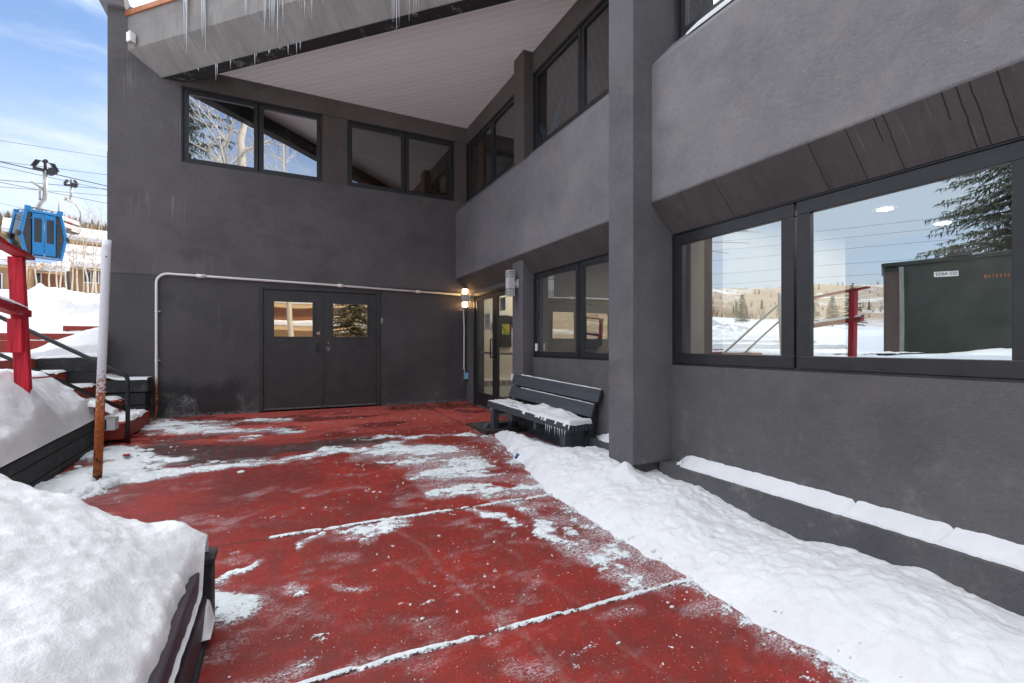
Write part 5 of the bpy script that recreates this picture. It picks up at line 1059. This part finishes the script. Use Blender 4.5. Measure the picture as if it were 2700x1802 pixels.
def spruce(x, y, zb, H, R, lab, grp, seed, snow=.25, tiers=None, dens=1.0, z_from=0.0, nm=None):
    rg = random.Random(seed); t = thing('spruce_tree', lab, 'tree', (x, y, zb), grp)
    mb = MB(); mb.tube([(x, y, zb - .5), (x, y, zb + H * .5), (x, y, zb + H)], [H * .016, H * .010, .01], 8); mb.build('trunk', wood('spruce_bark_%d' % seed, (.09, .06, .045), 'z'), t)
    mb = MB(); ms = MB(); nt = tiers or int(H * 2.2)
    for k in range(nt):
        f = (k + rg.random() * .6) / nt; z = zb + H * (.10 + .89 * f)
        if z < zb + z_from: continue
        L0 = R * (1 - f) ** .85 + .12
        for b_ in range(max(4, int((9 - 4 * f) * dens))):
            an = rg.uniform(0, 6.283); L = L0 * rg.uniform(.7, 1.12); dx, dy = math.cos(an), math.sin(an); px, py = -dy, dx
            seg = max(3, int(L / .28)); prev = Vector((x, y, z))
            for s_ in range(1, seg + 1):
                q = s_ / seg; p = Vector((x + dx * L * q, y + dy * L * q, z - L * (.30 * q - .12 * q * q) + rg.uniform(-.02, .02)))
                w = L * .20 * (1 - q * .75) + .05
                for sg in (-1, 1):
                    for h_ in range(2):
                        tipv = p + Vector((px * sg, py * sg, 0)) * w * rg.uniform(.6, 1.2) + Vector((dx, dy, 0)) * w * rg.uniform(.2, .8) - UP * w * rg.uniform(.1, .75)
                        m0 = prev.lerp(p, rg.random()); wd = Vector((dx, dy, rg.uniform(-.5, .2))) * (.05 + w * .16)
                        mb.add([m0 - wd * .5, m0 + wd * .5, tipv], [(0, 1, 2)])
                        if rg.random() < snow * q + .04: ms.add([m0 - wd * .5 + UP * .03, m0 + wd * .5 + UP * .03, m0.lerp(tipv, .7) + UP * .04], [(0, 1, 2)])
                for h_ in range(4):
                    q0 = prev.lerp(p, rg.random()) + Vector((px, py, 0)) * rg.uniform(-1, 1) * w; hang = q0 - UP * rg.uniform(.05, .30) * (.4 + L * .2) + Vector((dx, dy, 0)) * rg.uniform(-.05, .10); wd = Vector((dx + rg.uniform(-.6, .6), dy + rg.uniform(-.6, .6), 0)) * .025; mb.add([q0 - wd, q0 + wd, hang], [(0, 1, 2)])
                prev = p
    cr = mb.build('crown', nm or NEEDLE, t)
    if ms.f: ms.build('snow', SNOW, cr)
    return t
rg = random.Random(77)
ASP = [(66, 34, 5.2), (95, 36, 5.8), (112, 40, 5.5), (128, 33, 5.4), (140, 42, 7.5), (150, 31, 4.6), (160, 37, 7.0), (171, 45, 8.5), (178, 29, 3.6), (190, 38, 6.2), (203, 34, 5.6), (217, 41, 8.2), (232, 33, 6.2), (243, 38, 7.6), (254, 31, 5.5), (30, 31, 5.6), (268, 42, 8.0), (12, 44, 6.5)]
for i, (u, tt, H) in enumerate(ASP):
    p = sight(u, 800, tt)
    bare_tree(p.x, p.y, ground_z(p.x, p.y), H, .034 + H * .0045, 'bare leafless aspen with pale trunk in the sunlit wood beyond the snow mound', 'bare aspens in the sunlit wood', 100 + i, rg.uniform(-.10, .10), 4)
for i, (u, tt, H, R_) in enumerate(((229, 60, 8.6, 1.6), (243, 66, 6.0, 1.5), (219, 72, 6.0, 1.5))):
    p = sight(u, 700, tt); v_top = (583, 640, 655)[i]; ztop = EYE + (910 - v_top) / 1230 * tt
    spruce(p.x, p.y, ztop - H, H, R_, ('slim dark spruce rising tallest above the hillside trees', 'small dark spruce low beside the lodge edge on the hillside', 'small spruce left of the tall slim one on the hillside')[i], 'hillside spruces', 200 + i, .1, dens=.8)
# ------------------------------------------------------------------ houses among the trees
TAN = wood('tan_siding', (.42, .27, .15), 'x', .8, .15); RBROWN = wood('red_brown_siding', (.26, .12, .07), 'x', .8, .2); YEL = plain('tan_fascia', (.48, .34, .19), .7); HG = M('house_glass', (.05, .06, .07), .08).m
def house(cen, yaw, w, d, h, pitch, wall, lab, wins=3, chimney=True, over=.6):
    t = thing('house', lab, 'house', tuple(cen)); c, s_ = math.cos(yaw), math.sin(yaw); X_, Y_ = Vector((c, s_, 0)), Vector((-s_, c, 0)); O = Vector(cen)
    def P(a, b, z): return O + X_ * a + Y_ * b + UP * z
    mb = MB(); hw, hd = w / 2, d / 2
    mb.prism([P(-hw, -hd, -3), P(hw, -hd, -3), P(hw, hd, -3), P(-hw, hd, -3)], [P(-hw, -hd, h), P(hw, -hd, h), P(hw, hd, h), P(-hw, hd, h)])
    mb.prism([P(-hw, -hd, h), P(-hw, hd, h), P(-hw, 0, h + hd * pitch)], [P(hw, -hd, h), P(hw, hd, h), P(hw, 0, h + hd * pitch)]); mb.build('wall', wall, t)
    mb = MB(); o = over; th = .16
    for sg in (-1, 1):
        e = [P(-hw - o, sg * (hd + o), h - o * pitch), P(hw + o, sg * (hd + o), h - o * pitch), P(hw + o, 0, h + hd * pitch), P(-hw - o, 0, h + hd * pitch)]
        mb.prism([v + UP * .02 for v in e], [v + UP * (.02 + th) for v in e])
    rf = mb.build('roof', YEL, t)
    mb = MB()
    for sg in (-1, 1):
        e = [P(-hw - o, sg * (hd + o + .03), h - o * pitch), P(hw + o, sg * (hd + o + .03), h - o * pitch), P(hw + o, 0, h + hd * pitch), P(-hw - o, 0, h + hd * pitch)]
        mb.prism([v + UP * (.03 + th) for v in e], [v + UP * (.55 + th) for v in e])
    mb.build('roof_snow', SNOW, rf, bevel=.12)
    if chimney:
        mb = MB(); q = P(hw * .3, hd * .2, h + hd * pitch * .5); mb.obox(q + UP * .9, X_ * .35, Y_ * .35, UP * 1.3); mb.build('chimney', RBROWN, rf)
    for k in range(wins):
        a = -hw + (k + .5) * w / wins
        for z in ((.9, 2.1),) if h < 3.4 else ((.5, 1.7), (h - 1.6, h - .5)):
            mb = MB(); ww = .55; y0 = -hd - .03
            for (a0, a1, z0, z1) in ((a - ww, a + ww, z[0] - .08, z[0]), (a - ww, a + ww, z[1], z[1] + .08), (a - ww, a - ww + .08, z[0], z[1]), (a + ww - .08, a + ww, z[0], z[1]), (a - .03, a + .03, z[0], z[1])):
                mb.prism([P(a0, y0, z0), P(a1, y0, z0), P(a1, y0, z1), P(a0, y0, z1)], [P(a0, y0 - .06, z0), P(a1, y0 - .06, z0), P(a1, y0 - .06, z1), P(a0, y0 - .06, z1)])
            f = mb.build('window', WHITEP, t); mb = MB(); mb.add([P(a - ww, y0 - .01, z[0]), P(a + ww, y0 - .01, z[0]), P(a + ww, y0 - .01, z[1]), P(a - ww, y0 - .01, z[1])], [(0, 1, 2, 3)]); mb.build('pane', HG, f)
    return t
house(sight(238, 745, 56), .35, 13, 9, 4.0, .38, TAN, 'far tan house with a broad snowy roof above the others')
house(sight(192, 775, 43), .25, 5.2, 5, 2.1, .35, TAN, 'tan house with a low snowy roof behind the dark pole', 2, False)
house(sight(248, 760, 47), .3, 4, 5, 2.6, .35, RBROWN, 'red brown house with a snowy roof at the lodge edge', 2, False)
house(sight(8, 800, 38), .15, 4.0, 5, 2.75, .35, TAN, 'tan house with a snowy roof left of the red post', 1, False)
house(sight(98, 790, 40), .2, 3.2, 4, 2.2, .4, RBROWN, 'small red brown house behind the red post', 1, False)
# ------------------------------------------------------------------ shed, spruce and lodge seen in the window reflections
SHED = M('dark_green_steel', (.005, .014, .010), .45); X, Y, Z = SHED.xyz(); SHED.color(SHED.mix(SHED.ramp(SHED.noise(3, 5, .7), .35, .7), (.004, .011, .008), (.009, .021, .014))); SHED = SHED.m
t = thing('storage_shed', 'big dark green steel storage shed reflected in the large window', 'shed', (-11, 7, .8))
A_, Bq = Vector((-10.6, 8.16, .6)), Vector((-12.55, 4.0, .6)); ax = (Bq - A_).normalized(); nx_ = Vector((ax.y, -ax.x, 0)); nx_ = nx_ if nx_.x < 0 else -nx_
Dp = 2.6; mb = MB(); Hs = 3.05; LL = (Bq - A_).length
mb.prism([A_, Bq, Bq + nx_ * Dp, A_ + nx_ * Dp], [A_ + UP * Hs, Bq + UP * (Hs + .18), Bq + nx_ * Dp + UP * (Hs + .18), A_ + nx_ * Dp + UP * Hs]); mb.build('body', SHED, t, bevel=.03)
mb = MB(); lip = -nx_ * .06
mb.prism([A_ + lip - ax * .05 + UP * Hs, Bq + lip + UP * (Hs + .18), Bq + nx_ * Dp + UP * (Hs + .18), A_ + nx_ * Dp - ax * .05 + UP * Hs], [A_ + lip - ax * .05 + UP * (Hs + .12), Bq + lip + UP * (Hs + .30), Bq + nx_ * Dp + UP * (Hs + .30), A_ + nx_ * Dp - ax * .05 + UP * (Hs + .12)]); rf = mb.build('lid', SHED, t, bevel=.02)
mb = MB(); mb.obox(A_ + ax * .44 + UP * 1.55 - nx_ * .03, ax * .055, nx_ * .03, UP * 1.48); mb.build('corner_channel', plain('grey_green_steel', (.16, .18, .16), .5), t)
mb = MB(); mb.obox(A_ + ax * .215 + UP * 1.45 - nx_ * .012, ax * .17, nx_ * .01, UP * 1.42); mb.build('end_panel', plain('rust_brown_steel', (.045, .026, .020), .6, 0, .3), t)
mb = MB(); pc = A_ + ax * 1.45 + UP * 2.72 - nx_ * .012; mb.obox(pc, ax * .27, nx_ * .008, UP * .08); pl_ = mb.build('number_plate', plain('white_plate', (.7, .7, .7), .5), t)
def text(s_, size, origin, xdir, mat, name, parent, label=None):
    cu = bpy.data.curves.new('t', 'FONT'); cu.body = s_; cu.size = size; cu.align_x = 'CENTER'; cu.align_y = 'CENTER'; cu.extrude = .002
    to = bpy.data.objects.new('t', cu); COL.objects.link(to); dg = bpy.context.evaluated_depsgraph_get(); me = bpy.data.meshes.new_from_object(to.evaluated_get(dg)); bpy.data.objects.remove(to)
    out = xdir.cross(UP); R = Matrix((xdir, UP, out)).transposed(); off = Vector(origin); p = parent
    while p is not None: off = off - p.location; p = p.parent
    me.transform(Matrix.Translation(off) @ R.to_4x4()); me.materials.clear(); me.materials.append(mat); me.name = name
    o = bpy.data.objects.new(name, me); COL.objects.link(o); o.parent = parent; return o
# the writing faces the lodge: seen from the paving its reading direction is the reverse of ax
text('SO A833', .13, pc - nx_ * .014, -ax if (-ax).cross(UP).dot(-nx_) > 0 else ax, BLACKMETAL, 'plate_text', pl_)
mb = MB(); rg = random.Random(6)
for k in range(8): mb.obox(A_ + ax * (2.30 + k * .08) + UP * 2.58 - nx_ * .008, ax * rg.uniform(.012, .03), nx_ * .004, UP * rg.uniform(.03, .06))
mb.build('orange_mark', plain('orange_paint', (.22, .05, .01), .6), t)
mb = MB(); 
for k in range(4): mb.tube([A_ + ax * (1.55 + k * .12) + UP * (Hs + .16) - nx_ * .2, A_ + ax * (1.55 + k * .12) + UP * (Hs + .36) - nx_ * .2], [.10, .07], 10)
mb.build('lid_latch', BLACKMETAL, rf)
bank('snow_bank', -17.0, -6.9, .6, 11.0, .09, lambda X, Y: .80 + .22 * np.exp(-(((X + 11) / 2.2) ** 2 + ((Y - 5.6) / 1.4) ** 2)) + (fbm(X * .8, Y * .8, 4, 91) - .5) * .34 + (fbm(X * 4, Y * 4, 4, 92) - .5) * .08 + .08 * sstep(-7.6, -8.6, X) - .08)
spruce(-21.8, 7.9, .2, 17.5, 4.5, 'tall spruce with snow on its branches behind the green shed', 'spruces across the valley', 301, .30, tiers=46, dens=2.0, z_from=3.0)
for i, (x, y, H) in enumerate(((-40, 30, 3.6), (-44, 26.5, 4.6), (-47, 30, 3.4), (-50, 34, 4.4), (-37, 33.5, 3.2))):
    spruce(x, y, ground_z(x, y), H, H * .24, 'small spruce in the row standing across the valley', 'row of spruces across the valley', 310 + i, .05, tiers=24, dens=1.6)
# lodge opposite, sunlit, behind the viewer
t = thing('opposite_lodge', 'sunlit brown lodge with stepped snowy roofs reflected in the back wall panes', 'building', (0, -24, 0))
for y0, y1, x0, x1, z0, z1 in ((-34, -24, -14, 6, -1, 2.3), (-34, -27, -12, 14, 2.3, 4.4), (-34, -29.5, -10, 16, 4.4, 6.4)):
    mb = MB(); mb.box(x0, x1, y0, y1, z0, z1); mb.build('wall', (TAN, RBROWN, TAN)[int(z0 > 0) + int(z0 > 4)], t)
    mb = MB(); mb.box(x0 - .5, x1 + .5, y0, y1 + .9, z1, z1 + .32); rf = mb.build('roof', YEL, t)
    mb = MB(); mb.box(x0 - .55, x1 + .55, y0, y1 + .95, z1 + .32, z1 + .80); mb.build('roof_snow', SNOW, rf, bevel=.15)
    if z0 < 1:
        for k in range(5):
            mb = MB(); a = x0 + 2 + k * 3.6; mb.box(a, a + 1.7, y1 - .02, y1 + .05, .3, 1.7); f = mb.build('window', WHITEP, t); mb = MB(); mb.box(a + .1, a + 1.6, y1 + .05, y1 + .06, .4, 1.6); mb.build('pane', HG, f)
bare_tree(-1.75, -7.2, -.5, 18.0, .34, 'tall bare birch with white trunk behind the viewer, seen in the upper pane', 'birches behind the viewer', 401, .02, 5, mat=WBARK, spread=.85, limbs=16)
bare_tree(.5, -12.0, -.5, 15.0, .20, 'slimmer bare birch behind the viewer, seen in the second upper pane', 'birches behind the viewer', 402, -.03, 6, mat=WBARK, spread=1.0, limbs=18)
spruce(-4.3, -7.8, -.5, 20.0, 4.7, 'spruce with drooping snowy boughs behind the viewer, left of the birch', 'spruces behind the viewer', 403, .45, tiers=40, dens=1.5, z_from=5.0)
spruce(4.3, -13.5, -.5, 8.5, 2.9, 'bushy sunlit spruce before the opposite lodge', 'spruces behind the viewer', 404, .75, tiers=36, dens=2.0, nm=SUN_NEEDLE)
# brush and small trees on the far hillsides
rg = random.Random(9); mb = MB(); pts = []
for i in range(5200):
    az = rg.choice((rg.uniform(-.62, -.10), rg.uniform(-2.1, -.62))); r = 60 * math.exp(rg.random() * 2.25); pts.append((az, r))
for i in range(4200): pts.append((rg.uniform(-.45, -.10), 68 * math.exp(rg.random() * 1.5)))
axs = np.array([r * math.sin(a) for a, r in pts]); ays = np.array([r * math.cos(a) for a, r in pts]); azs = f_ground(axs, ays); kp_ = (fbm(axs / 38, ays / 38, 4, 62) > .44) | (np.arange(len(axs)) >= 5200)
for x, y, z, k in zip(axs, ays, azs, kp_):
    if not k: continue
    H = rg.uniform(2.2, 5.0); ev = rg.random() < .10 and x * x + y * y > 90 ** 2
    if ev:
        R_ = H * .2
        for s_ in range(4): 
            z0 = z + H * (.08 + .22 * s_); rr_ = R_ * (1 - s_ * .2); vs = [(x + rr_ * math.cos(q * 1.257), y + rr_ * math.sin(q * 1.257), z0 - .1 * (q % 2)) for q in range(5)] + [(x, y, z0 + H * .38)]
            mb.add(vs, [(q, (q + 1) % 5, 5) for q in range(5)], 1)
    else:
        for s_ in range(7):
            an = rg.uniform(0, 6.28); w = H * rg.uniform(.10, .32); zz = z + H * rg.uniform(.5, 1); o_ = rg.uniform(-.25, .25) * H * .3
            mb.add([(x + o_, y, z - .2), (x + o_ + .10, y + .05, z - .2), (x + w * math.cos(an), y + w * math.sin(an), zz)], [(0, 1, 2)], 0)
tag(mb.build('hillside_wood', [plain('brush_twigs', (.24, .16, .09), .9, 0, .35, .2), NEEDLE]), kind='stuff')
